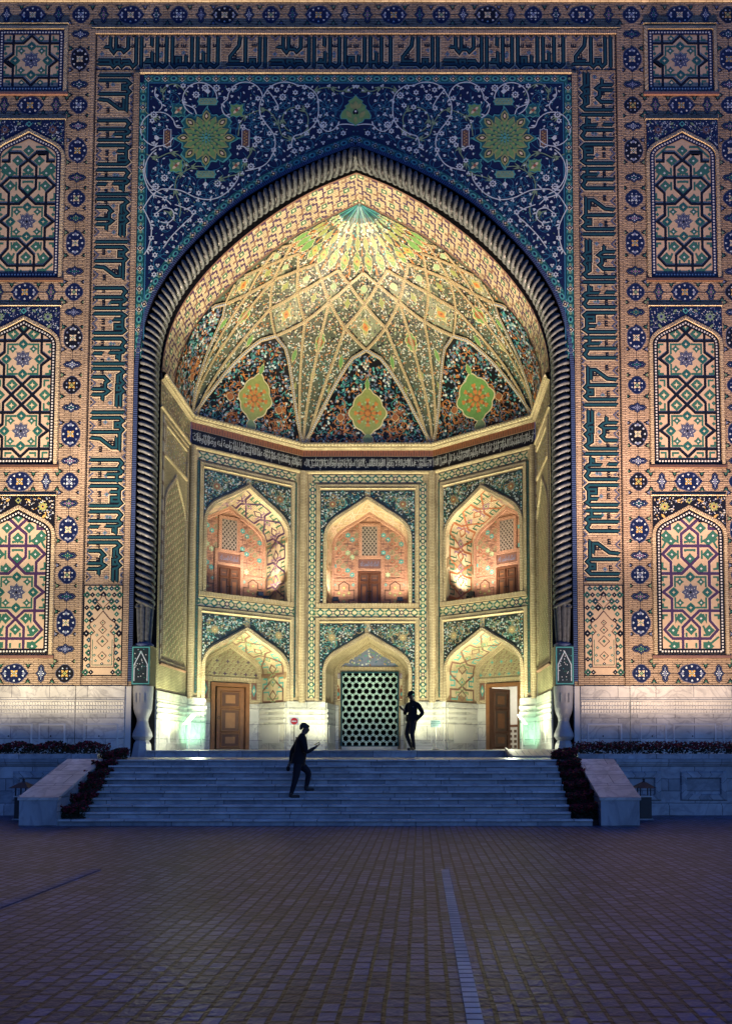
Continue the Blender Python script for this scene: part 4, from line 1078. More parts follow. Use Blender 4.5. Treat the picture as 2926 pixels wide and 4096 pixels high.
for m in (-1, 1):
    for i in range(int(SL/da)):
        for j in range(6):
            a = m*(i+.5)*da; y = (j+.5)*dy
            if (i+2*j) % 5 == 0:
                s.rect(a-.10, y-.075, a+.10, y+.075, "green", 0); s.rect(a-.045, y-.03, a+.045, y+.03, "cream", 1)
            elif (i+2*j) % 5 in (1, 3): s.stroke([(a-.13, y+.07), (a+.02, y+.07), (a+.02, y-.06), (a+.13, y-.06)], .055, "plum" if j % 2 else "matt_brown", 0)
            else: s.stroke([(a+.02, y+.1), (a+.02, y-.02), (a-.12, y-.02), (a-.12, y-.1)], .055, "plum", 0)
    for y in (.02, 1.16): s.stroke([(m*SL*i/80, y) for i in range(81)], .05, "matt_brown", 1)
    for i in range(int(SL/.12)): s.rect(m*(i+.2)*.12, 1.10, m*(i+.7)*.12, 1.15, "brown", 1)
s.build("brick_mosaic", sof)
# ---- cornice, side walls and the three faces of the apse
def wallmap(O, eu, en):
    return lambda u, z, h: (O[0]+eu[0]*u-en[0]*h, O[1]+eu[1]*u-en[1]*h, z)
LW = math.hypot(3.58, 2.6); ex, ey = 3.58/LW, 2.6/LW
FACES = {'back': ((0, 6.1), (1, 0), (0, 1), 2.55), 'left': ((-4.34, 4.8), (ex, ey), (-ey, ex), LW/2), 'right': ((4.34, 4.8), (ex, -ey), (ey, ex), LW/2)}
# side walls (perpendicular to the facade)
for m in (-1, 1):
    mp = wallmap((m*6.15, 1.95), (0, -m), (m, 0))          # u runs right as seen from the recess
    M = Mesh()
    M.face([mp(-1.55, FLOOR, 0), mp(1.55, FLOOR, 0), mp(1.55, 13.47, 0), mp(-1.55, 13.47, 0)], "brick_tan", [(-1.55, FLOOR), (1.55, FLOOR), (1.55, 13.47), (-1.55, 13.47)])
    for z in (12.35,): ledge(M, -1.55, 1.55, z, .07, .05, "brick_pale", mp)
    sweep(M, rectpath(-1.1, 11.0, 1.1, 11.95), [(0, .0), (0, .06), (-.07, .05), (-.09, -.0)], mp, "brick_pale", True)
    A = niche_arch(1.05, 9.2, 10.6)
    sweep(M, full(A, 4.55)+[], [(-.005, .0), (0, .06), (.09, .05), (.10, .0)], mp, "brick_pale")
    sweep(M, rectpath(-1.25, 4.35, 1.25, 12.15), [(0, .0), (0, .05), (-.06, .04), (-.07, 0)], mp, "brick_pale", True)
    ledge(M, -1.3, 1.3, 4.2, .08, .05, "matt_brown", mp)
    w = M.build("side_wall", portal)
    s = Sheet(mp, .003, .003)
    for j in range(78):
        for i in range(15):
            u = -1.0+i*.14+(j % 2)*.07; z = 4.6+j*.078
            if abs(u) > .97 or z > interp(A, u)-.06: continue
            s.stroke([(u-.06, z-.03), (u+.0, z-.03), (u, z+.03), (u+.06, z+.03)] if (i+j) % 3 else [(u-.05, z-.02), (u+.05, z+.02)], .028, ("matt_brown", "sage", "cream")[(i+j//2) % 3], 0)
    for i in range(420): s.disc((rnd.uniform(-1.05, 1.05), rnd.uniform(11.05, 11.9)), .03, rnd.choice(("sage", "matt_brown", "grey_blue", "cream")), 0, 5)
    for i in range(520): s.disc((rnd.uniform(-1.5, 1.5), rnd.uniform(12.5, 13.2)), .035, rnd.choice(("sage", "matt_brown", "plum", "cream")), 0, 5)
    s.build("herringbone_mosaic", w)
    M = Mesh(); T = lambda x, y, z: mp(x, z, -y)
    M.box(-1.57, 1.57, -.05, 0, FLOOR, 3.35, "marble", T)
    for z in (2.62, 2.78, 2.94): M.box(-1.57, 1.57, -.075, -.05, z, z+.05, "marble_plain", T)
    for a, b in ((-1.3, -.55), (-.35, .35), (.55, 1.3)): sweep(M, rectpath(a, 1.75, b, 2.4), [(0, .05), (0, .07), (-.035, .07), (-.05, .05)], mp, "marble_plain", True)
    M.build("marble_dado", w)

# beaded cornice with the inscription frieze under it, round five sides
CP = [(-6.15, .40), (-6.15, 3.5), (-2.55, 6.1), (2.55, 6.1), (6.15, 3.5), (6.15, .40)]
M = Mesh()
pr = [(.0, 13.22), (.10, 13.30), (.10, 13.34), (.16, 13.42), (.16, 13.47), (.0, 13.50)]
M2 = []
def inset(d):
    out = []
    for i, p in enumerate(CP):
        a = CP[i-1] if i else None; b = CP[i+1] if i < len(CP)-1 else None
        ns = []
        for q, r in ((a, p), (p, b)):
            if q is None or r is None: continue
            dx, dy = r[0]-q[0], r[1]-q[1]; l = math.hypot(dx, dy); ns.append((dy/l, -dx/l))
        n = (sum(x[0] for x in ns), sum(x[1] for x in ns)); l = math.hypot(*n); n = (n[0]/l, n[1]/l); k = 1/(n[0]*ns[0][0]+n[1]*ns[0][1])
        out.append((p[0]+n[0]*d*k, p[1]+n[1]*d*k))
    return out
for (d0, z0), (d1, z1) in zip(pr, pr[1:]):
    A, B = inset(d0), inset(d1)
    for i in range(5):
        M.face([(*A[i], z0), (*A[i+1], z0), (*B[i+1], z1), (*B[i], z1)], "brick_pale")
A = inset(.15)
for i in range(5):
    l = math.dist(A[i], A[i+1]); n = int(l/.13)
    for k in range(n):
        f = (k+.5)/n; x, y = A[i][0]+(A[i+1][0]-A[i][0])*f, A[i][1]+(A[i+1][1]-A[i][1])*f
        M.lathe([(0, 13.34), (.035, 13.36), (.045, 13.40), (.03, 13.44)], "cream", (x, y), 6)
M.build("beaded_cornice", portal)

# Arabic script in presentation forms (first, middle, last shapes chosen here)
FORMS = {'\u0627': (0xFE8D, 0xFE8E), '\u0628': (0xFE8F, 0xFE90, 0xFE91, 0xFE92), '\u062a': (0xFE95, 0xFE96, 0xFE97, 0xFE98), '\u0629': (0xFE93, 0xFE94), '\u062c': (0xFE9D, 0xFE9E, 0xFE9F, 0xFEA0), '\u062d': (0xFEA1, 0xFEA2, 0xFEA3, 0xFEA4), '\u062e': (0xFEA5, 0xFEA6, 0xFEA7, 0xFEA8),
 '\u062f': (0xFEA9, 0xFEAA), '\u0630': (0xFEAB, 0xFEAC), '\u0631': (0xFEAD, 0xFEAE), '\u0632': (0xFEAF, 0xFEB0), '\u0633': (0xFEB1, 0xFEB2, 0xFEB3, 0xFEB4), '\u0634': (0xFEB5, 0xFEB6, 0xFEB7, 0xFEB8), '\u0636': (0xFEBD, 0xFEBE, 0xFEBF, 0xFEC0), '\u0638': (0xFEC5, 0xFEC6, 0xFEC7, 0xFEC8), '\u0639': (0xFEC9, 0xFECA, 0xFECB, 0xFECC),
 '\u0641': (0xFED1, 0xFED2, 0xFED3, 0xFED4), '\u0642': (0xFED5, 0xFED6, 0xFED7, 0xFED8), '\u0643': (0xFED9, 0xFEDA, 0xFEDB, 0xFEDC), '\u0644': (0xFEDD, 0xFEDE, 0xFEDF, 0xFEE0), '\u0645': (0xFEE1, 0xFEE2, 0xFEE3, 0xFEE4), '\u0646': (0xFEE5, 0xFEE6, 0xFEE7, 0xFEE8), '\u0647': (0xFEE9, 0xFEEA, 0xFEEB, 0xFEEC),
 '\u0648': (0xFEED, 0xFEEE), '\u064a': (0xFEF1, 0xFEF2, 0xFEF3, 0xFEF4), '\u0649': (0xFEEF, 0xFEF0), '\u0621': (0xFE80, 0xFE80)}
def shape_ar(txt):
    out = []
    for w in txt.split():
        g = []; i = 0; prev = False
        while i < len(w):
            c = w[i]
            if c == '\u0644' and i+1 < len(w) and w[i+1] == '\u0627': g.append(chr(0xFEFC if prev else 0xFEFB)); prev = False; i += 2; continue
            F = FORMS[c]; nxt = i+1 < len(w) and w[i+1] != '\u0621'; two = len(F) == 4
            k = (1 if prev else 0) if not (two and nxt) else (3 if prev else 2)
            g.append(chr(F[k])); prev = two and nxt; i += 1
        out.append(''.join(g[::-1]))
    return ' '.join(out[::-1])
def script_mesh(name, txt, length, height, parent, mp, mat, z, h=.012):
    cu = bpy.data.curves.new(name, 'FONT'); cu.body = shape_ar(txt); cu.resolution_u = 2; cu.offset = .018
    o = bpy.data.objects.new(name, cu); COL.objects.link(o)
    dg = bpy.context.evaluated_depsgraph_get(); me = bpy.data.meshes.new_from_object(o.evaluated_get(dg))
    bpy.data.objects.remove(o); bpy.data.curves.remove(cu)
    xs = [v.co.x for v in me.vertices]; ys = [v.co.y for v in me.vertices]
    if not xs: return None
    x0, x1, y0, y1 = min(xs), max(xs), min(ys), max(ys)
    for v in me.vertices: v.co = mp(-length/2+(v.co.x-x0)/(x1-x0)*length, z+(v.co.y-y0)/(y1-y0)*height, h)
    me.materials.clear(); me.materials.append(MATS[mat]); me.name = name
    return link(name, me, parent)
TXT = {'back': "\u0644\u0627 \u064a\u0633\u062a\u0648\u0648\u0646 \u0639\u0646\u062f \u0627\u0644\u0644\u0647 \u0648\u0627\u0644\u0644\u0647 \u0644\u0627 \u064a\u0647\u062f\u064a \u0627\u0644\u0642\u0648\u0645 \u0627\u0644\u0638\u0627\u0644\u0645\u064a\u0646 \u0627\u0644\u0630\u064a\u0646 \u0627\u0645\u0646\u0648\u0627 \u0648\u0647\u0627\u062c\u0631\u0648\u0627 \u0648\u062c\u0627\u0647\u062f\u0648\u0627 \u0641\u064a \u0633\u0628\u064a\u0644 \u0627\u0644\u0644\u0647",
 'left': "\u0628\u0627\u0645\u0648\u0627\u0644\u0647\u0645 \u0648\u0627\u0646\u0641\u0633\u0647\u0645 \u0627\u0639\u0638\u0645 \u062f\u0631\u062c\u0629 \u0639\u0646\u062f \u0627\u0644\u0644\u0647 \u064a\u0628\u0634\u0631\u0647\u0645 \u0631\u0628\u0647\u0645 \u0628\u0631\u062d\u0645\u0629 \u0645\u0646\u0647 \u0648\u0631\u0636\u0648\u0627\u0646 \u0648\u062c\u0646\u0627\u062a",
 'right': "\u0648\u0639\u0645\u0627\u0631\u0629 \u0627\u0644\u0645\u0633\u062c\u062f \u0627\u0644\u062d\u0631\u0627\u0645 \u0643\u0645\u0646 \u0627\u0645\u0646 \u0628\u0627\u0644\u0644\u0647 \u0648\u0627\u0644\u064a\u0648\u0645 \u0627\u0644\u0627\u062e\u0631 \u0648\u062c\u0627\u0647\u062f \u0641\u064a \u0633\u0628\u064a\u0644 \u0627\u0644\u0644\u0647"}

def arch_hole_wall(M, mp, C, foot, hole, mat):
    """wall filling an arch outline C (right half), with an optional rectangular hole (u0, u1, ztop)"""
    if not hole: M.face([mp(u, z, 0) for u, z in full(C, foot)], mat, full(C, foot)); return
    a, b, zt = hole; P = full(C, foot)
    def clip(lo, hi):
        q = [p for p in P if lo < p[0] < hi]
        q = ([(lo, interp(C, lo))] if lo > P[0][0] else [])+q+([(hi, interp(C, hi))] if hi < P[-1][0] else [])
        return q
    for poly in ([(P[0][0], foot)]+[p for p in clip(-99, a)]+[(a, foot)], [(b, foot)]+clip(b, 99)+[(P[-1][0], foot)], [(a, zt)]+clip(a, b)+[(b, zt)]):
        Q = [p for i, p in enumerate(poly) if i == 0 or math.dist(p, poly[i-1]) > 1e-6]
        M.face([mp(u, z, 0) for u, z in Q], mat, Q)

def diamond_band(s, p0, p1, w):
    l = math.dist(p0, p1); d = ((p1[0]-p0[0])/l, (p1[1]-p0[1])/l); nn = (-d[1], d[0]); n = max(2, round(l/(w*.95))); st = l/n
    q = lambda x, y: (p0[0]+d[0]*x+nn[0]*y, p0[1]+d[1]*x+nn[1]*y)
    s.poly([q(0, -w/2), q(l, -w/2), q(l, w/2), q(0, w/2)], "cream", 0)
    for sg in (-1, 1):
        s.stroke([q(st*i, sg*w*.38*(1 if i % 2 else -1)) for i in range(n+1)], .06, "green", 1)
        s.stroke([q(0, sg*w*.49), q(l, sg*w*.49)], .022, "black", 2)
    for i in range(n):
        x = st*(i+.5); dk = i % 7 in (2, 3, 4)
        r = w*(.34 if i % 7 == 3 else .24)
        s.poly([q(x-r, 0), q(x, r), q(x+r, 0), q(x, -r)], "plum" if dk else "turquoise" if i % 2 else "sage", 3); s.poly([q(x-r*.55, 0), q(x, r*.55), q(x+r*.55, 0), q(x, -r*.55)], "cream", 4)
        if not dk: s.poly([q(x-r*.25, 0), q(x, r*.25), q(x+r*.25, 0), q(x, -r*.25)], "rust", 5)
        for sg in (-1, 1): s.poly([q(st*i-.04, sg*w*.45), q(st*i, sg*w*.28), q(st*i+.04, sg*w*.45)], "stem_blue" if i % 3 else "plum", 3)

def floral(s, C, w, z0, top, seed, dense=150, gold=False):
    """dark arabesque filling the field over an arch"""
    r = random.Random(seed)
    pts = list(C)
    for m in (-1, 1):
        for a, b in zip(pts, pts[1:]): s.poly([(m*a[0], a[1]), (m*b[0], b[1]), (m*b[0], top), (m*a[0], top)], "pine", 0)
        s.poly([(m*pts[0][0], z0), (m*pts[0][0], top), (m*w, top), (m*w, z0)], "pine", 0)
    ok = lambda x, z, g=.06: abs(x) < w-.03 and z < top-.03 and (z > interp(C, x)+g*1.3 if abs(x) < pts[0][0] else True)
    k = 0
    while k < dense:
        x, z = r.uniform(-w, w), r.uniform(pts[0][1]-.4 if r.random() < .8 else z0, top)
        if not ok(x, z): continue
        k += 1; q = r.random()
        if q < .40:
            rr = r.uniform(.014, .036); s.disc((x, z), rr, r.choice(("white", "white", "lilac", "turquoise")), 3, 6, r.uniform(0, 3)); s.disc((x, z), rr*.35, "grey_blue", 4, 4)
        elif q < .75: s.leaf((x, z), r.uniform(0, 6.3), r.uniform(.07, .14), .035, r.choice(("deep_teal", "sage", "tan", "slate", "stem_blue")), 2)
        else:
            a0 = r.uniform(0, 6); rr = r.uniform(.08, .17); P = [(x+rr*math.cos(a0+i*.5), z+rr*math.sin(a0+i*.5)) for i in range(8)]
            if all(ok(*p) for p in P): s.stroke(P, .018, r.choice(("tan", "sage", "turquoise")), 1)
    for m in (-1, 1):
        c = (m*(w-.47), top-.55)
        if ok(c[0], c[1]-.2): 
            s.star(c, .20, .14, 8, "moss", 5); s.star(c, .15, .09, 8, "rust" if not gold else "tan", 6); s.disc(c, .055, "olive", 7); s.disc(c, .035, "cream", 8, 6)
    for m in (-1, 1):
        z = z0+.1
        while z < top-.1: s.dia((m*(w-.06), z), .03, "white" if int(z*9) % 2 else "turquoise", 3); z += .13

def crossfield(s, C, z0, seed, holes=()):
    """cruciform banna'i strapwork on a rear wall"""
    w = C[0][0]; ok = lambda x, z: abs(x) < w-.08 and z < interp(C, x)-.1 and not any(a < x < b and c < z < d for a, b, c, d in holes)
    st = .36; j = 0; z = z0+.15
    while z < C[-1][1]:
        i = 0; x = -w+.1+(st/2 if j % 2 else 0)
        while x < w:
            if ok(x, z):
                k = (i+j) % 4
                if k == 0:
                    for d in ((.14, 0), (0, .14)): s.stroke([(x-d[0], z-d[1]), (x+d[0], z+d[1])], .026, "matt_brown", 1)
                elif k == 2: s.star((x, z), .13, .07, 6, "turquoise" if (i*7+j) % 3 else "pale_green", 0); s.dia((x, z), .03, "cream", 1)
                else: s.stroke([(x-.1, z), (x, z+.1), (x+.1, z), (x, z-.1)], .02, "rust" if k == 1 else "sage", 0, True); s.dia((x, z), .03, "sage", 1)
                if ok(x+.18, z+.15): s.stroke([(x+.07, z+.12), (x+.15, z+.12), (x+.15, z+.2)], .022, "sage" if k % 2 else "matt_brown", 0)
            x += st; i += 1
        z += st*.5; j += 1

def meander(s, l, d, seed, cols):
    """bold interlaced strapwork on a reveal: a = along the arch, b = into the wall"""
    n = max(4, round(l/1.0)); st = l/n; h = d/2
    for i in range(n):
        a = i*st
        for q in (0, 1):
            f = (lambda x: x) if q == 0 else (lambda x: d-x)
            P = [(a, f(d*.12)), (a+st*.22, f(d*.12)), (a+st*.22, f(d*.38)), (a+st*.5, f(d*.62)), (a+st*.78, f(d*.88)), (a+st, f(d*.88))]
            s.stroke(P, .075, cols[0], 2)
            s.stroke([(a+st*.04, f(d*.30)), (a+st*.12, f(d*.30)), (a+st*.12, f(d*.46)), (a+st*.3, f(d*.62))], .055, cols[2], 1)
            s.stroke([(a+st*.36, f(d*.12)), (a+st*.36, f(d*.26)), (a+st*.55, f(d*.26)), (a+st*.55, f(d*.12)), (a+st*.7, f(d*.12)), (a+st*.7, f(d*.3))], .06, cols[1], 1)
            s.stroke([(a+st*.86, f(d*.14)), (a+st*.86, f(d*.34)), (a+st*.98, f(d*.34))], .05, cols[1], 1)
        p = [(a+st*.5-.16, h), (a+st*.5, h+.16), (a+st*.5+.16, h), (a+st*.5, h-.16)]
        s.stroke(p, .05, cols[2], 3, True); s.dia((a+st*.5, h), .06, cols[1], 3)
        s.stroke([(a-.2, h), (a, h+.2), (a+.2, h), (a, h-.2)], .05, cols[0], 3, True)
    for b in (.04, d-.04): s.stroke([(0, b), (l, b)], .04, cols[0], 1)

def panelled_leaf(M, T, u0, u1, z0, z1, th, panels, mat="wood", rim="wood"):
    """door leaf with recessed panels: rails and stiles proud of the field"""
    M.box(u0, u1, 0, th, z0, z1, mat, T)
    for a, b, c, d in panels:
        sweep(M, rectpath(u0+(u1-u0)*a, z0+(z1-z0)*c, u0+(u1-u0)*b, z0+(z1-z0)*d), [(0, .0), (0, .035), (-.03, .035), (-.06, .004)], lambda u, v, h: T(u, -h, v), rim, True)
        M.box(u0+(u1-u0)*(a+.12*(b-a)+.06), u0+(u1-u0)*(b-.12*(b-a)-.06), -.012, 0, z0+(z1-z0)*c+.1, z0+(z1-z0)*d-.1, "wood_light" if mat == "wood" else "wood", T, 'b')  # field tone set apart so the relief reads under flat light
        e = .012; M.box(u0+(u1-u0)*a-e, u0+(u1-u0)*b+e, -.004, 0, z0+(z1-z0)*c-e, z0+(z1-z0)*d+e, "wood_dark" if mat == "wood" else "brown", T, 'b')  # dark rim colour stands in for a shadow line around the panel

for fname, (O, eu, en, hw) in FACES.items():
    mp = wallmap(O, eu, en); T = lambda x, y, z, mp=mp: mp(x, z, -y)
    k = 1.0; seed = {'back': 1, 'left': 2, 'right': 3}[fname]
    hu, hl = 1.60, 1.60
    uw = niche_arch(hu, 9.68, 11.26); lw = niche_arch(hl, 4.47, 5.90); SILL = 7.17
    M = Mesh(); q = lambda pts: M.face([mp(u, z, 0) for u, z in pts], "brick_pale_upright", pts)
    for m in (-1, 1):
        a, b = sorted((m*hu, m*hw)); q([(a, FLOOR), (b, FLOOR), (b, 13.47), (a, 13.47)])
        for C, top in ((uw, 13.47), (lw, SILL)):
            for p, r in zip(C, C[1:]): q([(m*p[0], p[1]), (m*r[0], r[1]), (m*r[0], top), (m*p[0], top)])
    W = M.build("apse_wall", portal)
    # mouldings
    M = Mesh()
    ledge(M, -hw, hw, 12.30, .08, .08, "brick_pale", mp)
    fu = 1.86 if fname == 'back' else 1.74
    for z0, z1 in ((7.02, 11.84), (3.35, 6.60)):
        P = [(-fu-.13, z0), (-fu-.13, z1), (fu+.13, z1), (fu+.13, z0)]
        sweep(M, P, [(0, 0), (0, .05), (-.11, .045), (-.14, .0)], mp, "brick_pale")
        ledge(M, -fu, fu, z1-.17, .075, .03, "brick_pale", mp)
    M.box(-fu-.13, fu+.13, -.06, 0, 7.0, 7.16, "brick_pale_upright", T)
    for C, foot in ((uw, SILL), (lw, 3.35)):
        sweep(M, full([(x+.01, z) for x, z in C], foot), [(-.012, -.02), (-.012, .05), (.10, .05), (.115, .0)], mp, "brick_pale")
    M.build("brick_mouldings", W)
    # mosaic skin
    s = Sheet(mp, .003, .004)
    s.rect(-hw, 12.42, hw, 12.97, "black", 0); s.rect(-hw, 12.99, hw, 13.22, "rust", 0)
    for i in range(int(hw*2/.1)): s.stroke([(-hw+.05+i*.1, 13.0), (-hw+.05+i*.1, 13.13+.06*(i % 2))], .03, "brown", 1)
    floral(s, [(x+.1, z+.12) for x, z in uw], fu-.02, 7.2, 11.62, 20+seed, 560)
    floral(s, [(x+.1, z+.12) for x, z in lw], fu-.02, 3.4, 6.38, 30+seed, 560, True)
    bw = hw-.28-(fu+.14); bc = (hw-.26+fu+.15)/2
    for m in (-1, 1): diamond_band(s, (m*bc, 3.5), (m*bc, 11.9), bw)
    diamond_band(s, (-bc, 12.08), (bc, 12.08), .32); diamond_band(s, (-bc, 6.80), (bc, 6.80), .34)
    s.build("tile_mosaic", W)
    script_mesh("script_frieze", TXT[fname], 2*hw-.12, .42, W, mp, "script_white", 12.44)
    s = Sheet(mp, .002, .014); rr_ = random.Random(seed)
    for i in range(int(hw*2/.075)):
        u = -hw+.08+i*.075+rr_.uniform(-.02, .02)
        if rr_.random() < .62: s.stroke([(u, 12.56), (u+.01, 12.90+rr_.uniform(-.05, .04))], .016, "script_white", 0)
        if rr_.random() < .35: s.stroke([(u-.05, 12.80), (u+.02, 12.84), (u+.06, 12.78), (u+.11, 12.86)], .013, "script_white", 1)
    s.build("tall_letter_strokes", W)
    # marble foot
    for m in (-1, 1):
        M = Mesh(); a, b = sorted((m*hl, m*(hw+.02)))
        M.box(a, b, -.06, 0, FLOOR, 3.34, "marble", T)
        for z in (2.55, 2.75, 2.95): M.box(a, b, -.08, -.06, z, z+.09, "marble_plain", T)
        sweep(M, rectpath(a+.16, 1.72, b-.12, 2.42), [(0, .06), (0, .08), (-.04, .08), (-.06, .06)], mp, "marble_plain", True)
        M.box(a, b, -.09, 0, FLOOR, 1.62, "marble_plain", T)
        M.build("marble_dado", W)
    # ---------------- upper niche
    dep = 1.15 if fname == 'back' else 1.9
    rm = wallmap((O[0]+en[0]*dep, O[1]+en[1]*dep), eu, en)
    rw = niche_arch(1.52, 9.68, 11.12 if fname == 'back' else 11.05)
    M = Mesh(); F0, F1 = full(uw, SILL), full(rw, SILL)
    for i in range(len(F0)-1):
        a, b, c, d = F0[i], F0[i+1], F1[i+1], F1[i]
        M.face([mp(*a, 0), mp(*b, 0), rm(*c, 0), rm(*d, 0)], "brick_pale", [(0, i*.1), (0, i*.1+.1), (dep, i*.1+.1), (dep, i*.1)])
    M.face([mp(-hu, SILL, 0), mp(hu, SILL, 0), rm(1.52, SILL, 0), rm(-1.52, SILL, 0)], "brick_tan")
    arch_hole_wall(M, rm, rw, SILL, None, "brick_rose")
    N1 = M.build("upper_niche", portal)
    def revmap(F0, F1, mp, rm, dep):
        L = [0]
        for a, b in zip(F0, F0[1:]): L.append(L[-1]+math.dist(a, b))
        def f(a, b, h):
            a = max(0, min(L[-1], a)); i = 0
            while i < len(L)-2 and L[i+1] < a: i += 1
            t = (a-L[i])/(L[i+1]-L[i] or 1); p = [F0[i][j]+(F0[i+1][j]-F0[i][j])*t for j in (0, 1)]; r = [F1[i][j]+(F1[i+1][j]-F1[i][j])*t for j in (0, 1)]
            A, B = Vector(mp(*p, 0)), Vector(rm(*r, 0)); P = A+(B-A)*(b/dep); c = Vector(mp(0, min(p[1], 9.6 if p[1] > 7 else 4.4), 0)); c = c+(Vector(rm(0, 0, 0))-Vector(mp(0, 0, 0)))*(b/dep); c.z = P.z if p[1] < (9.6 if p[1] > 7 else 4.4) else c.z
            return P+(c-P).normalized()*h
        return f, L[-1]
    f, LL = revmap(F0, F1, mp, rm, dep); s = Sheet(f, .002, .004); meander(s, LL, dep, seed, ("plum", "green", "dusty_purple") if fname == 'left' else ("rust", "green", "dusty_purple") if fname == 'right' else ("rose", "tan", "rose")); s.build("strapwork_reveal", N1)
    s = Sheet(rm, .002, .003); crossfield(s, rw, 8.4, seed, [(-.62, .62, 7, 9.3), (-.5, .5, 9, 10.85)])
    for m in (-1, 1):        # dado of cruciform interlace either side of the door
        c = m*1.03; 
        for p in ((0, 7.78), ):
            L = [(-.42, .0), (-.42, .2), (-.2, .2), (-.2, .42), (0, .56), (.2, .42), (.2, .2), (.42, .2), (.42, 0), (.42, -.2), (.2, -.2), (.2, -.42), (-.2, -.42), (-.2, -.2), (-.42, -.2)]
            s.rect(c-.46, 7.2, c+.46, 8.28, "brick_rose", 0)
            s.stroke([(c+x, 7.72+z) for x, z in L], .05, "brown", 2, True)
            for x, z in ((0, 0), (-.2, .08), (.2, .08), (0, .3), (0, -.25), (-.38, .42), (.38, .42), (-.38, -.4), (.38, -.4)): s.star((c+x, 7.72+z), .08, .05, 4, "turquoise" if abs(x) > .3 else "olive", 2); s.dia((c+x, 7.72+z), .025, "cream", 3)
    s.build("cross_mosaic", N1)
    M = Mesh(); TR = lambda x, y, z, rm=rm: rm(x, z, -y)
    for P in ([(-.46, 7.2), (-.46, 9.20), (.46, 9.20), (.46, 7.2)], rectpath(-.31, 9.32, .31, 10.52)): sweep(M, P, [(0, 0), (0, .05), (.12 if P[0][1] < 9 else -.12, .045), (.14 if P[0][1] < 9 else -.14, 0)], rm, "brick_rose", P[0][1] > 9)
    M.box(-.46, .46, -.05, 0, 8.68, 8.80, "brick_rose", TR); M.box(-1.5, -.6, -.04, 0, 8.30, 8.40, "brick_rose", TR); M.box(.6, 1.5, -.04, 0, 8.30, 8.40, "brick_rose", TR)
    sweep(M, full(rw, SILL), [(0, 0), (0, .06), (-.10, .05), (-.12, 0)], rm, "brick_rose")
    M.build("brick_trim", N1)
    M = Mesh(); M.box(-.45, .45, -.03, 0, 8.81, 9.17, "matt_brown", TR); pq = M.build("script_plaque", N1)
    script_mesh("plaque_lettering", "\u0627\u0644\u0645\u0644\u0643 \u0644\u0644\u0647 \u0627\u0644\u062d\u0645\u062f \u0644\u0644\u0647", .74, .20, pq, rm, "grey_blue", 8.89, .036)
    M = Mesh(); M.box(-.30, .30, -.015, 0, 9.33, 10.51, "dark_void", TR)
    for i in range(8):
        for j in range(13):          # stone grille: holes show a black plate painted in place of shade
            u, z = -.30+.6*(i+.5)/8, 9.33+1.18*(j+.5)/13
            w, hh = .6/16, 1.18/26
            if (i+j) % 2: M.box(u-w, u+w, -.05, -.016, z-hh, z+hh, "grille_stone", TR)
            else:
                for dx in (-1, 1): M.box(u+dx*w-.012, u+dx*w+.012, -.05, -.016, z-hh, z+hh, "grille_stone", TR)
                M.box(u-w, u+w, -.049, -.016, z+hh-.012, z+hh, "grille_stone", TR)
    M.build("window_grille", N1)
    D = None
    for m in (-1, 1):
        M = Mesh(); a, b = sorted((m*.008, m*.42))
        TD = lambda x, y, z, rm=rm: rm(x, z, -y+.055)
        panelled_leaf(M, TD, a, b, 7.19, 8.62, .05, [(.18, .82, .76, .93), (.18, .82, .12, .68)], "wood_dark", "wood_dark")
        d = M.build("door", portal)
        H = Mesh(); H.tube(TD(m*.06, -.03, 7.86), TD(m*.06, -.055, 7.86), .035, .03, "iron"); H.build("door_handle", d)
    M = Mesh()
    for m in (-1, 1): a, b = sorted((m*.42, m*.47)); M.box(a, b, -.07, 0, 7.18, 8.67, "wood_dark", TR)
    M.box(-.42, .42, -.07, 0, 8.62, 8.67, "wood_dark", TR); M.build("door_frame", portal)
    # ---------------- lower niche
    dep = 1.6; rm = wallmap((O[0]+en[0]*dep, O[1]+en[1]*dep), eu, en); TR = lambda x, y, z, rm=rm: rm(x, z, -y)
    rwd = 1.46 if fname == 'back' else 1.25
    rw = niche_arch(rwd, 4.47, 5.82 if fname == 'back' else 5.6)
    M = Mesh(); F0, F1 = full(lw, FLOOR), full(rw, FLOOR)
    for i in range(len(F0)-1):
        a, b, c, d = F0[i], F0[i+1], F1[i+1], F1[i]
        M.face([mp(*a, 0), mp(*b, 0), rm(*c, 0), rm(*d, 0)], "brick_pale", [(0, i*.1), (0, i*.1+.1), (dep, i*.1+.1), (dep, i*.1)])
    hole = (-1.13, 1.13, 4.62) if fname == 'back' else (-.66, .66, 3.94)
    arch_hole_wall(M, rm, rw, FLOOR, hole, "brick_pale")
    N2 = M.build("lower_niche", portal)
    f, LL = revmap(F0, F1, mp, rm, dep); s = Sheet(f, .002, .004)
    if fname != 'back': meander(s, LL, dep, seed+7, ("matt_brown", "turquoise", "sage"))
    s2 = Sheet(rm, .002, .004)
    ty = [(x*.9, 4.75+(z-4.47)*.86) for x, z in rw]
    if fname == 'back':
        P = full([(1.26, 4.78), (1.1, 5.0), (.86, 5.02), (.8, 5.22), (.5, 5.28), (.45, 5.48), (.2, 5.5), (0, 5.68)]); s2.poly(P, "grey_blue", 0); r = random.Random(4)
        for i in range(160):
            x = r.uniform(-1.2, 1.2); z = r.uniform(4.8, 5.65)
            if z < interp([(1.26, 4.78), (1.1, 5.0), (.86, 5.02), (.8, 5.22), (.5, 5.28), (.45, 5.48), (.2, 5.5), (0, 5.68)], x)-.05:
                if i % 3: s2.disc((x, z), r.uniform(.018, .04), r.choice(("white", "turquoise", "sage", "cream")), 2, 6)
                else: s2.leaf((x, z), r.uniform(0, 6), .13, .045, r.choice(("ochre", "sage", "stem_blue", "rust")), 1)
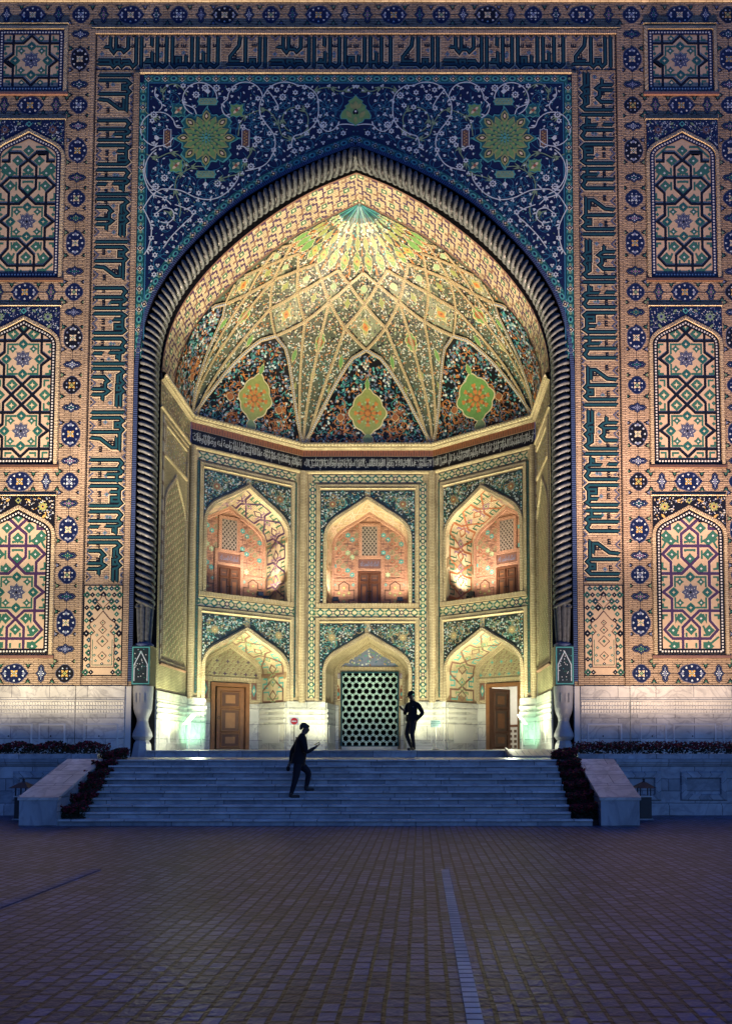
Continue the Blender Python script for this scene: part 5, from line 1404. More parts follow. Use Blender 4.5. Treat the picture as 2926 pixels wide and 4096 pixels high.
        for m in (-1, 1):
            c = m*1.29; s2.rect(c-.1, 3.5, c+.1, 4.62, "cream", 0); s2.stroke(rectpath(c-.1, 3.5, c+.1, 4.62), .018, "matt_brown", 1, True)
            s2.rect(c-.085, 4.38, c+.085, 4.6, "dusty_purple", 1)
            for x in (-.05, -.015, .02, .06): s2.stroke([(c+x, 4.43), (c+x, 4.57 if x > -.04 else 4.5)], .014, "white", 2)
            s2.stroke([(c-.055, 4.43), (c+.065, 4.43)], .014, "white", 2)
            s2.poly([(c-.07, 3.55), (c-.07, 3.95), (c, 4.15), (c+.07, 3.95), (c+.07, 3.55)], "rust", 1); s2.dia((c, 3.75), .06, "turquoise", 2, .1); s2.dia((c, 4.0), .035, "cream", 2)
    else:
        P = [(x*.93, max(4.32, z-.1)) for x, z in full(rw, 4.32)]; s2.poly(P, "brick_tan", 0)
        for j in range(8):
            for i in range(11):
                x, z = -1.05+i*.21+(j % 2)*.1, 4.42+j*.16
                if abs(x) > 1.1 or z > interp(rw, x)-.2: continue
                if j in (0, 3, 6) and i % 2 == 0: 
                    for d in ((.07, 0), (0, .07)): s2.stroke([(x-d[0], z-d[1]), (x+d[0], z+d[1])], .035, "plum" if fname == 'left' else "turquoise", 2)
                else: s2.stroke([(x-.06, z-.04), (x+.0, z+.0), (x, z+.05), (x+.07, z+.05)], .022, "matt_brown", 1)
        for x in (-.98, .98): s2.rect(x-.11, 3.45, x+.11, 4.2, "matt_brown", 0); s2.dia((x, 3.8), .09, "turquoise", 1, .25); s2.dia((x, 3.8), .04, "cream", 2, .1)
    s.build("strapwork_reveal", N2); s2.build("tympanum_mosaic", N2)
    M = Mesh()
    sweep(M, full(rw, 3.4), [(0, 0), (0, .06), (-.13, .05), (-.15, 0)], rm, "brick_pale")
    M.box(-rwd+.14, rwd-.14, -.06, 0, hole[2]+.12 if fname == 'back' else 4.12, hole[2]+.24 if fname == 'back' else 4.28, "brick_pale_upright", TR)
    M.build("brick_trim", N2)
    for m in (-1, 1):       # marble foot inside the niche
        M = Mesh()
        A, B = (m*hl, FLOOR), (m*rwd, FLOOR); V = lambda t, z, h: tuple(Vector(mp(A[0]-m*h, z, 0))*(1-t)+Vector(rm(B[0]-m*h, z, 0))*t)
        tt = lambda x, y, z: V(x, z, -y)
        M.box(0, 1, -.07, 0, FLOOR, 3.30, "marble", tt)
        for z in (2.55, 2.75, 2.95): M.box(0, 1, -.10, -.07, z, z+.1, "marble_plain", tt)
        M.box(.18, .82, -.09, -.07, 1.75, 2.45, "marble_plain", tt)
        a, b = sorted((m*(hole[1]+.13), m*(rwd-.07))); M.box(a, b, -.05, 0, FLOOR, 3.28, "marble", TR); M.box(a, b, -.07, -.05, 2.6, 3.0, "marble_plain", TR)
        M.build("marble_dado", N2)
    if fname == 'back': M = Mesh(); M.box(-1.13, 1.13, -.06, .3, FLOOR, 1.64, "marble_plain", TR); M.build("marble_threshold", N2)
    if fname == 'back':
        # glazed hexagon lattice gate, hall behind with its darkness painted on the walls
        M = Mesh(); sx_ = 2.22/8; rad = sx_/math.sqrt(3); rowh = rad*1.5; ha, hb = .006, .055
        def clampu(p): return (max(-1.11, min(1.11, p[0])), max(1.66, min(4.60, p[1])))
        for j in range(-1, 14):
            for i in range(-1, 10):
                c = (-1.11+sx_*(i+(.5 if j % 2 else 0)), 1.70+rowh*j)
                O6 = [clampu((c[0]+rad*math.sin(math.pi/3*q), c[1]+rad*math.cos(math.pi/3*q))) for q in range(6)]
                I6 = [clampu((c[0]+rad*.77*math.sin(math.pi/3*q), c[1]+rad*.77*math.cos(math.pi/3*q))) for q in range(6)]
                I7 = [clampu((c[0]+rad*.73*math.sin(math.pi/3*q), c[1]+rad*.73*math.cos(math.pi/3*q))) for q in range(6)]
                if max(p[1] for p in O6) <= 1.661 or min(p[1] for p in O6) >= 4.599 or max(p[0] for p in O6) <= -1.109 or min(p[0] for p in O6) >= 1.109: continue
                for q in range(6):
                    r = (q+1) % 6
                    if math.dist(O6[q], O6[r]) < 1e-4 and math.dist(I6[q], I6[r]) < 1e-4: continue
                    M.face([TR(O6[q][0], -hb, O6[q][1]), TR(O6[r][0], -hb, O6[r][1]), TR(I6[r][0], -hb, I6[r][1]), TR(I6[q][0], -hb, I6[q][1])], "gate_glaze")
                    M.face([TR(I6[q][0], -hb, I6[q][1]), TR(I6[r][0], -hb, I6[r][1]), TR(I7[r][0], .0, I7[r][1]), TR(I7[q][0], .0, I7[q][1])], "gate_glaze")
                    e = ((O6[q][0]+O6[r][0])/2, (O6[q][1]+O6[r][1])/2); d = (O6[r][0]-O6[q][0], O6[r][1]-O6[q][1]); n = (-d[1], d[0])
                    if math.hypot(*d) > rad*.8 and q < 3:
                        M.face([TR(e[0]+d[0]*a+n[0]*b, -hb-.003, e[1]+d[1]*a+n[1]*b) for a, b in ((-.3, 0), (0, .12), (.3, 0), (0, -.12))], "deep_teal")
        G = M.build("lattice_gate", portal)
        M = Mesh()
        for P in ((-1.18, -1.11, 1.64, 4.66), (1.11, 1.18, 1.64, 4.66)): M.box(P[0], P[1], -.07, 0, P[2], P[3], "teal", TR)
        M.box(-1.11, 1.11, -.07, 0, 4.60, 4.66, "teal", TR); M.box(-1.11, 1.11, -.07, 0, 1.62, 1.66, "teal", TR)
        M.build("gate_frame", G)
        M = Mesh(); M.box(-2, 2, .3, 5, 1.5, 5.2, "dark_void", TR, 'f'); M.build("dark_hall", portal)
    else:
        m = 1 if fname == 'left' else -1       # hinge side
        M = Mesh()
        for a, b in ((-.77, -.62), (.62, .77)): M.box(a, b, -.10, .12, FLOOR, 4.06, "wood", TR)
        M.box(-.62, .62, -.10, .12, 3.92, 4.06, "wood", TR)
        for a, b in ((-.64, -.60), (.60, .64)): M.box(a, b, -.07, .10, FLOOR, 3.92, "wood_dark", TR)
        M.build("door_frame", portal)
        ang = R(7) if fname == 'left' else R(80)
        def TL(x, y, z, m=m, ang=ang, TR=TR):      # leaf local: x from the hinge, y out of the leaf
            c, s_ = math.cos(ang), math.sin(ang)
            return TR(m*.60-m*(x*c)+m*y*s_*1.0, .03+x*s_+y*c, z)
        M = Mesh(); panelled_leaf(M, TL, .0, 1.06 if fname == 'left' else 1.16, FLOOR+.02, 3.90, .06, [(.2, .82, .70, .92), (.2, .82, .30, .63), (.2, .82, .05, .24)], "wood" if fname == 'left' else "wood_dark", "wood" if fname == 'left' else "wood_dark")
        d = M.build("door", portal)
        H = Mesh(); p = TL(.98, -.02, 2.75)
        for i in range(10):
            a, b = 2*math.pi*i/10, 2*math.pi*(i+1)/10; H.tube(TL(.98+.05*math.cos(a), -.04, 2.72+.05*math.sin(a)), TL(.98+.05*math.cos(b), -.04, 2.72+.05*math.sin(b)), .01, .01, "iron", 5)
        H.build("door_handle", d)
        M = Mesh()
        if fname == 'left': M.box(-1.4, 1.4, .2, 3, 1.45, 4.4, "dark_void", TR, 'f')  # walls coloured black in place of unlit depth
        else:
            M.box(-1.6, 1.6, .2, 3.2, 1.45, 4.4, "plaster", TR, 'f')
            for i in range(14):
                for j in range(4): 
                    u, z = -1.5+i*.22, 1.62+j*.22
                    M.box(u-.06, u+.06, 3.17, 3.19, z-.06, z+.06, "brown", TR)
            M.box(-1.59, 1.59, 3.16, 3.2, 2.46, 2.56, "wood_dark", TR)
        M.build("passage", portal)
        if fname == 'right':
            p = TR(-.9, 1.7, 3.6); lamp("passage_lamp", p, (p[0], p[1], 1), 26, (1, .96, .84), 'POINT', rad=.12)

# engaged brick columns where the faces meet
for x, y in ((-2.55, 6.1), (2.55, 6.1), (-6.13, 3.5), (6.13, 3.5)):
    M = Mesh(); r = .14 if abs(x) < 3 else .10
    n = 20
    for i in range(n):
        a0, a1 = 2*math.pi*i/n, 2*math.pi*(i+1)/n; cx, cy = x*.985, y-.03
        M.face([(cx+r*math.cos(a0), cy+r*math.sin(a0), 3.3), (cx+r*math.cos(a1), cy+r*math.sin(a1), 3.3), (cx+r*math.cos(a1), cy+r*math.sin(a1), 12.36), (cx+r*math.cos(a0), cy+r*math.sin(a0), 12.36)], "brick_pale", [(a0*r, 3.3), (a1*r, 3.3), (a1*r, 12.36), (a0*r, 12.36)], True)
    M.build("brick_column", portal)
# platform
M = Mesh()
PF = [(-6.9, -.55), (6.9, -.55), (6.9, .3), (6.15, .4), (6.15, 3.5), (2.55, 6.1), (2.2, 9), (-2.2, 9), (-2.55, 6.1), (-6.15, 3.5), (-6.15, .4), (-6.9, .3)]
M.face([(x, y, FLOOR) for x, y in [(-6.15, -.42), (6.15, -.42), (6.15, 3.6), (6.9, 9.2), (-6.9, 9.2), (-6.15, 3.6)]], "floor_marble")
M.box(-6.15, 6.15, -.42, .2, LAND-.05, FLOOR-.05, "marble_step"); M.box(-6.15, 6.15, -.46, .2, FLOOR-.05, FLOOR-.003, "marble_step")
M.build("platform", portal)
#@@PART4
# upper niche lamps with their fittings
def floodlight(p, face, watts, col, tgt, ang=120, label=""):
    t = thing("floodlight", label, "floodlight", p, "small floodlights on the upper ledges")
    M = Mesh(); M.box(-.11, .11, -.05, .05, .10, .26, "iron"); M.box(-.095, .095, -.055, -.05, .115, .245, "screen_glass"); h = M.build("lamp_housing", t)
    M = Mesh(); M.box(-.13, -.115, -.02, .02, 0, .2, "iron"); M.box(.115, .13, -.02, .02, 0, .2, "iron"); M.box(-.115, .115, -.04, .04, 0, .015, "iron"); M.build("lamp_bracket", t)
    t.rotation_euler = (0, 0, face)
    lamp("floodlight_beam", (p[0], p[1], p[2]+.33), tgt, watts, col, ang=ang, rad=.05, blend=1)
for fname, spots in (('back', ((-1.25, .14, 95), (1.25, .14, 85))), ('left', ((1.05, .75, 190), (.55, .14, 85))), ('right', ((-1.05, .75, 190), (-.55, .14, 85)))):
    O, eu, en, hw = FACES[fname]; mp = wallmap(O, eu, en)
    for i, (u, n, w) in enumerate(spots):
        p = mp(u, 7.18, -n); tg = mp(u*.9 if fname != 'back' else u*.75, 9.4, -n-(.45 if i == 0 and fname != 'back' else .95))
        lab = {'back': ("left one of two small black floodlights on the middle upper ledge beside the double door", "right one of two small black floodlights on the middle upper ledge beside the double door"),
               'left': ("small black floodlight at the bright end of the left upper ledge", "small black floodlight at mid ledge in the left upper arch"),
               'right': ("small black floodlight at the bright end of the right upper ledge", "small black floodlight at mid ledge in the right upper arch")}[fname][i]
        floodlight(p, math.atan2(en[1], en[0])-math.pi/2, w*K, (1, .80, .58), tg, 130, lab)

# ================================================================== GROUND, STEPS AND TERRACES
GZ = -.08
M = Mesh(); M.face([(-60, -60, GZ), (60, -60, GZ), (60, 30, GZ), (-60, 30, GZ)], "paving", [(-60, -60), (-60+0, 0), (0, 0), (0, 0)])
M.uv[-1] = [(-60, -60), (-60, 60), (30, 60), (30, -60)]     # courses run towards the portal
M.f = []; M.v = []; M.uv = []; M.m = []; M.smooth = []
M.face([(-60, -60, GZ), (60, -60, GZ), (60, 30, GZ), (-60, 30, GZ)], "paving", [(-60, -60), (-60, 60), (30, 60), (30, -60)])
structure(M.build("plaza_paving"))
M = Mesh()
for x0, x1, y1 in ((2.335, 2.435, -12.55), (-2.42, -2.31, -12.55)):
    M.box(x0, x1, -40, y1, GZ-.05, GZ+.012, "paving_kerb" if x0 > 0 else "paving_band")
structure(M.build("paving_kerb_strip"))
M = Mesh(); M.box(-5.6, 5.6, -4.62, -.0, .9, LAND-.004, "marble_step"); 
structure(M.build("landing"))

stairs = thing("staircase", "wide pale marble staircase of ten shallow steps rising from the plaza to the portal", "stairs")
D0, RUN, RI = -6.8, .21, .138
for i in range(10):
    y0 = D0+i*RUN; z1 = GZ+RI*(i+1); half = 5.72 if i == 0 else 5.30
    M = Mesh(); uo = i*3.37
    yb = -4.61 if i == 9 else y0+RUN+.08
    slabs = (); x = -half; rs = random.Random(100+i)
    while x < half-.01:
        e = min(half, x+rs.uniform(.85, 1.6)); e = half if half-e < .4 else e; dz = rs.uniform(-.004, .003)
        slabs += ((x+.002, e-.002, y0+rs.uniform(-.009, .009), yb, z1-.040+dz, z1+dz, 'marble_nosing_lit'),); x = e
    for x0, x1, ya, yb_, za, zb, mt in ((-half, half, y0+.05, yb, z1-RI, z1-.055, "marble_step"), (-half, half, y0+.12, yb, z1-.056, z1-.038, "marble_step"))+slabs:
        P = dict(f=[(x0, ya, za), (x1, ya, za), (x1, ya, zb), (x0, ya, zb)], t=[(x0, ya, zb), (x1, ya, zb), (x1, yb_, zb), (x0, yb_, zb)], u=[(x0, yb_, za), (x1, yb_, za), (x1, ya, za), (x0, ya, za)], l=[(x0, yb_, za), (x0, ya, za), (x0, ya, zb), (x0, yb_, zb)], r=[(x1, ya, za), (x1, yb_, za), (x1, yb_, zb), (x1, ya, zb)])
        for kk, q in P.items():
            M.face(q, mt, [(p[0]+uo+(17.3+(x0*37.7) % 9 if mt == 'marble_nosing_lit' else 0), (p[2]-za)*1.0+i*.3+.04 if kk == 'f' else (p[1]-ya)*.8+i*.3+.02) for p in q])
    M.build("step", stairs)

# sloped marble cheeks
for m in (-1, 1):
    t = thing("stair_cheek", ("sloping pale marble block flanking the left side of the steps" if m < 0 else "sloping pale marble block flanking the right side of the steps"), "stair cheek", (m*6.12+.08, -6.85, GZ), "marble blocks flanking the steps")
    M = Mesh(); xa, xb = -.42, .38
    if m > 0: xa, xb = -.32, .50
    prof = [(0, 0), (0, .55), (2.2, 1.33), (2.5, 1.33), (2.5, 0)]
    M.face([(xa, 0, 0), (xb, 0, 0), (xb, 0, .55), (xa, 0, .55)], "marble_step", [(xa, 0), (xb, 0), (xb, .28), (xa, .28)])
    for x in (xa, xb): M.face([(x, y, z) for y, z in prof], "marble_step")
    M.build("block", t)
    M = Mesh()
    for k in range(3):
        f0, f1 = k/3+.002, (k+1)/3-.002; P = lambda f, dz: (2.22*f-.02*(f < .01), .55+.785*f+dz)
        (ya, za), (yb, zb) = P(f0, .0), P(f1, 0)
        q = [(xa-.03, ya, za+.06), (xb+.03, ya, za+.06), (xb+.03, yb, zb+.06), (xa-.03, yb, zb+.06)]
        M.face(q, "marble", [(p[0]+k*3.3, p[1]) for p in q])
        for x in (xa-.03, xb+.03): M.face([(x, ya, za), (x, yb, zb), (x, yb, zb+.06), (x, ya, za+.06)], "marble")
        M.face([(xa-.03, ya-.001, za), (xb+.03, ya-.001, za), (xb+.03, ya-.001, za+.06), (xa-.03, ya-.001, za+.06)], "marble")
    M.build("coping", t)

# terrace walls either side
def terrace(m):
    t = thing("terrace_wall", "blue grey marble terrace wall with recessed panels %s of the steps, flower hedge on top" % ("left" if m < 0 else "right"), "wall", (m*6.2, -4.3, GZ), "terrace walls beside the steps")
    M = Mesh(); a, b = (-10, .1) if m < 0 else (-.1, 10)
    M.box(a, b, 0, .5, 0, 1.30, "marble_step"); M.box(a, b, -.07, .5, 1.305, LAND-GZ, "marble_step"); M.box(a, b, -.045, -.0, 1.25, 1.302, "marble_step")
    M.box(a, b, -.05, 0, 0, .25, "marble_step")
    M.build("wall_body", t)
    x = .62
    while x < 9:
        M = Mesh(); q = sorted((m*x, m*(x+1.15))); z0, z1 = .36, 1.08
        sweep(M, rectpath(q[0], z0, q[1], z1), [(-.20, .0), (-.17, .045), (-.04, .045), (.0, .012)][::-1] if 0 else [(.17, .0), (.15, .045), (.03, .045), (.0, .004)][::-1], lambda u, v, h: (u, -h, v), "marble_step", True)
        M.build("panel_frame", t); x += 1.62
    return t
terrace(-1); terrace(1)
M = Mesh()
for m in (-1, 1):
    a, b = sorted((m*5.6, m*18)); M.face([(a, -3.82, LAND), (b, -3.82, LAND), (b, .0, LAND), (a, .0, LAND)], "marble_step")
structure(M.build("terrace_floor"))

# flower planting
def foliage(M, boxes, n, seed, redtop=.55):
    r = random.Random(seed)
    for i in range(n):
        x0, x1, y0, y1, z0, z1 = r.choice(boxes) if isinstance(boxes, list) else boxes
        x, y = r.uniform(x0, x1), r.uniform(y0, y1); f = r.random()**.6; z = z0+(z1-z0)*f*(.82+.28*math.sin(x*7+y*5)*.5+.1)
        a, e = r.uniform(0, 6.28), r.uniform(-.6, 1.1); l = r.uniform(.05, .10); w = l*.55
        d = Vector((math.cos(a)*math.cos(e), math.sin(a)*math.cos(e), math.sin(e))); u = d.orthogonal().normalized(); c = Vector((x, y, z))
        M.face([c-d*l*.5, c+u*w*.5, c+d*l*.5, c-u*w*.5], "petal_red" if f > redtop and r.random() < .55 else "leaf_dark")
for m in (-1, 1):
    t = thing("flower_hedge", "long low hedge of dark red flowers on the %s terrace wall" % ("left" if m < 0 else "right"), "flower hedge", (m*5.95, -3.4, LAND), "flower hedges on the terrace")
    M = Mesh(); a, b = sorted((m*.0, m*10)); foliage(M, (a, b, -.75, .05, .10, .43), 9000, 40+m); M.build("flowering_foliage", t)
    M = Mesh(); M.box(a, b, -.8, .05, 0, .13, "marble_step"); M.build("planter_trough", t)
    for k in range(6):
        f = k/5.; y = -6.42+f*2.05; z = GZ+.12+f*1.16; x = m*5.52+.08
        side = "left" if m < 0 else "right"
        t = thing("flower_clump", ("lowest clump of dark red flowers at the %s end of the steps" % side, "dark red flower clump at the steps' %s end, second from the bottom" % side, "dark red flower clump at the steps' %s end, third from the bottom" % side, "dark red flower clump at the steps' %s end, third from the top" % side, "dark red flower clump at the steps' %s end, second from the top" % side, "topmost clump of dark red flowers at the %s end of the steps" % side)[k], "flowers", (x, y, z), "flower clumps stepping up beside the stairs")
        M = Mesh(); foliage(M, [(-.30, .27, -.27, .27, .0, .36)], 1300, 60+k+10*m); M.build("flowering_foliage", t)
        M = Mesh(); M.box(-.2, .2, -.18, .18, -.07, .10, "soil"); M.build("soil_bed", t)
# planter beds carrying the clumps
for m in (-1, 1):
    t = thing("planter_bed", "narrow sloping soil bed between the %s marble block and the steps" % ("left" if m < 0 else "right"), "planter", (m*5.52+.08, -6.62, GZ), "planter beds beside the steps")
    M = Mesh(); P = [(-.05, .0), (-.05, .10), (2.3, 1.36), (2.3, 0)]; a, b = -.22, .26
    for x in (a, b): M.face([(x, y, z) for y, z in P], "soil")
    M.face([(a, P[1][0], P[1][1]), (b, P[1][0], P[1][1]), (b, P[2][0], P[2][1]), (a, P[2][0], P[2][1])], "soil"); M.face([(a, P[0][0], 0), (b, P[0][0], 0), (b, P[1][0], P[1][1]), (a, P[1][0], P[1][1])], "soil")
    M.build("soil", t)

# garden lanterns at the foot of the terrace walls
for m in (-1, 1):
    t = thing("garden_lantern", "dark unlit lantern with peaked roof beside the %s marble block" % ("left" if m < 0 else "right"), "lantern", (7.24 if m > 0 else -7.16, -5.35, GZ), "garden lanterns beside the steps")
    M = Mesh(); M.box(-.17, .17, -.17, .17, .04, .66, "iron"); M.box(-.21, .21, -.21, .21, 0, .04, "marble_step"); M.box(-.2, .2, -.2, .2, .66, .69, "marble_plain"); M.build("lantern_post", t)
    M = Mesh()
    for x in (-.15, .15):
        for y in (-.15, .15): M.box(x-.015, x+.015, y-.015, y+.015, .69, .93, "iron")
    M.build("lantern_cage", t)
    M = Mesh()
    b4 = [(-.30, -.30, .92), (.30, -.30, .92), (.30, .30, .92), (-.30, .30, .92)]; t4 = [(-.06, -.06, 1.08), (.06, -.06, 1.08), (.06, .06, 1.08), (-.06, .06, 1.08)]
    for i in range(4): M.face([b4[i], b4[(i+1) % 4], t4[(i+1) % 4], t4[i]], "iron")
    M.face(b4[::-1], "iron"); M.face(t4, "iron"); M.lathe([(.05, 1.08), (.03, 1.13), (.045, 1.16), (0, 1.2)], "iron", n=8); M.build("lantern_roof", t)
    t.scale = (.78, .78, .80)

# wooden ramp from landing to platform
t = thing("wooden_ramp", "small slatted wooden ramp lying against the platform edge in front of the open door", "ramp", (5.5, -1.1, LAND))
M = Mesh()
for k in range(9): 
    x = -.85+k*.19; M.face([(x, -.55, .05), (x+.178, -.55, .05), (x+.178, .72, .235), (x, .72, .235)], "plank"); M.face([(x, -.55, 0), (x+.178, -.55, 0), (x+.178, -.55, .05), (x, -.55, .05)], "plank")
M.build("deck", t)
for x in (-.93, .87):
    M = Mesh(); P = [(-.6, .0), (-.6, .10), (.72, .29), (.72, .18)]
    for xx in (x, x+.05): M.face([(xx, y, z) for y, z in P], "plank")
    M.face([(x, -.6, .1), (x+.05, -.6, .1), (x+.05, .72, .29), (x, .72, .29)], "plank"); M.face([(x, -.6, 0), (x+.05, -.6, 0), (x+.05, -.6, .1), (x, -.6, .1)], "plank")
    M.build("side_rail", t)

# signs on posts
def sign(name, label, cat, loc, w, h, zc, face, paint):
    t = thing(name, label, cat, loc)
    M = Mesh(); M.tube((0, .02, 0.02), (0, .02, zc+h*.3), .014, .014, "iron" if cat == "sign" else "marble_plain"); M.lathe([(0, .0), (.13, 0), (.13, .015), (.02, .03)], "iron", (0, .02), 12); M.build("post", t)
    M = Mesh(); M.box(-w/2, w/2, -.008, .004, zc-h/2, zc+h/2, face); p = M.build("sign_plate", t)
    s = Sheet(lambda u, v, hh: (u, -.008-hh, v), .001, .001); paint(s, zc); s.build("sign_face", p)
def noentry(s, z): s.disc((0, z), .118, "sign_red", 0, 28); s.rect(-.08, z-.02, .08, z+.02, "sign_white", 1)
sign("no_entry_sign", "white square sign with red no entry disc on a thin post by the marble wall", "sign", (-2.28, 3.0, FLOOR), .32, .27, .985, "sign_white", noentry)
def infotxt(s, z):
    r = random.Random(2)
    for row, n in ((.07, 7), (.015, 9), (-.05, 5)):
        x = -.02*n
        for i in range(n): s.rect(x, z+row-.012, x+.028, z+row+.012, "teal", 0); x += .04
sign("information_sign", "pale blue rectangular notice on a thin post right of the standing man", "notice", (2.6, 4.0, FLOOR), .36, .25, .93, "sign_blue", infotxt)
for m, x, y in ((-1, -5.63, 2.2), (1, 5.45, 2.3)):
    t = thing("information_lectern", "slanted white information panel on a thin post beside the %s side wall" % ("left" if m < 0 else "right"), "information stand", (x, y, FLOOR), "information lecterns")
    M = Mesh(); M.tube((0, 0, 0), (0, 0, .95), .02, .02, "marble_plain"); M.box(-.16, .16, -.12, .12, 0, .015, "marble_plain"); M.build("post", t)
    M = Mesh(); c, s_ = math.cos(R(50)), math.sin(R(50)); TT = lambda u, v, w: (v*c*m*-1+w*s_*m*0, u, 1.02+v*s_+w*c)
    M.box(-.26, .26, -.22, .22, -.012, .012, "sign_white", TT); M.build("panel", t)

# ================================================================== PEOPLE
def skin_body(name, verts, edges, radii, parent, mats, root=0, sub=2):
    me = bpy.data.meshes.new(name); me.from_pydata(verts, edges, []); o = bpy.data.objects.new(name, me); COL.objects.link(o)
    md = o.modifiers.new("skin", 'SKIN'); md.use_smooth_shade = True; md.branch_smoothing = .3
    sb = o.modifiers.new("sub", 'SUBSURF'); sb.levels = sub; sb.render_levels = sub
    sv = me.skin_vertices[0].data
    for i, r in enumerate(radii): sv[i].radius = r if isinstance(r, tuple) else (r, r); sv[i].use_root = (i == root)
    dg = bpy.context.evaluated_depsgraph_get(); m2 = bpy.data.meshes.new_from_object(o.evaluated_get(dg)); bpy.data.objects.remove(o); bpy.data.meshes.remove(me)
    m2.name = name; m2.materials.clear()
    for n in mats[0]: m2.materials.append(MATS[n])
    for p in m2.polygons: p.use_smooth = True; p.material_index = mats[1](p.center)
    return link(name, m2, parent)
class Rig:
    def __init__(s): s.v = []; s.e = []; s.r = []; s.ix = {}
    def j(s, name, p, r, frm=None):
        s.ix[name] = len(s.v); s.v.append(p); s.r.append(r)
        if frm: s.e.append((s.ix[frm], s.ix[name]))
def hand(rig, wrist, pre, d, up, side, curl):
    """palm and five fingers: d = reach direction, up = back of the hand, side = towards the thumb"""
    w = Vector(rig.v[rig.ix[wrist]]); d, up, side = Vector(d).normalized(), Vector(up).normalized(), Vector(side).normalized()
    rig.j(pre+"palm", tuple(w+d*.055), (.034, .02), wrist)
    for k, (off, l) in enumerate(((.028, .068), (.010, .078), (-.010, .072), (-.028, .056))):
        b = w+d*.09+side*off; rig.j(f"{pre}f{k}a", tuple(b), .0105, pre+"palm")
        m_ = b+(d*math.cos(curl*.6)-up*math.sin(curl*.6))*l*.5; rig.j(f"{pre}f{k}b", tuple(m_), .0095, f"{pre}f{k}a")
        e = m_+(d*math.cos(curl*1.5)-up*math.sin(curl*1.5))*l*.5; rig.j(f"{pre}f{k}c", tuple(e), .008, f"{pre}f{k}b")
    b = w+d*.035+side*.035; rig.j(pre+"ta", tuple(b), .012, pre+"palm"); rig.j(pre+"tb", tuple(b+d*.03+side*.022-up*.012), .0105, pre+"ta"); rig.j(pre+"tc", tuple(b+d*.058+side*.02-up*.028), .009, pre+"tb")
def head_mesh(parent, c, facing, tilt=0, cap=None, hair=True, name="head_of_hair"):
    """skull with brow, nose, lips, chin and ears on the body; hair or cap as children"""
    pass
def blob(M, c, r, mat, sq=None, n=14, m=10, T=None, zmin=-9):
    for i in range(m):
        for j in range(n):
            q = []
            for a, b in ((i, j), (i, j+1), (i+1, j+1), (i+1, j)):
                th = math.pi*a/m; ph = 2*math.pi*b/n; p = (c[0]+r[0]*math.sin(th)*math.cos(ph), c[1]+r[1]*math.sin(th)*math.sin(ph), max(zmin, c[2]+r[2]*math.cos(th))); q.append(T(*p) if T else p)
            M.face(q, mat, None, True)
def face_features(rig, head, f, s, u):
    """nose, chin and ears grown from the skull joint; f forward, s sideways, u up"""
    h = Vector(rig.v[rig.ix[head]]); f, s, u = Vector(f), Vector(s), Vector(u)
    rig.j("nose", tuple(h+f*.108+u*-.012), .013, head); rig.j("brow", tuple(h+f*.075+u*.03), .035, head); rig.j("chin", tuple(h+f*.072-u*.095), .028, head); rig.j("lips", tuple(h+f*.092-u*.058), .016, "chin")
    for k, sg in (("earl", 1), ("earr", -1)): rig.j(k, tuple(h+s*.082*sg-f*.012-u*.01), (.012, .022), head)

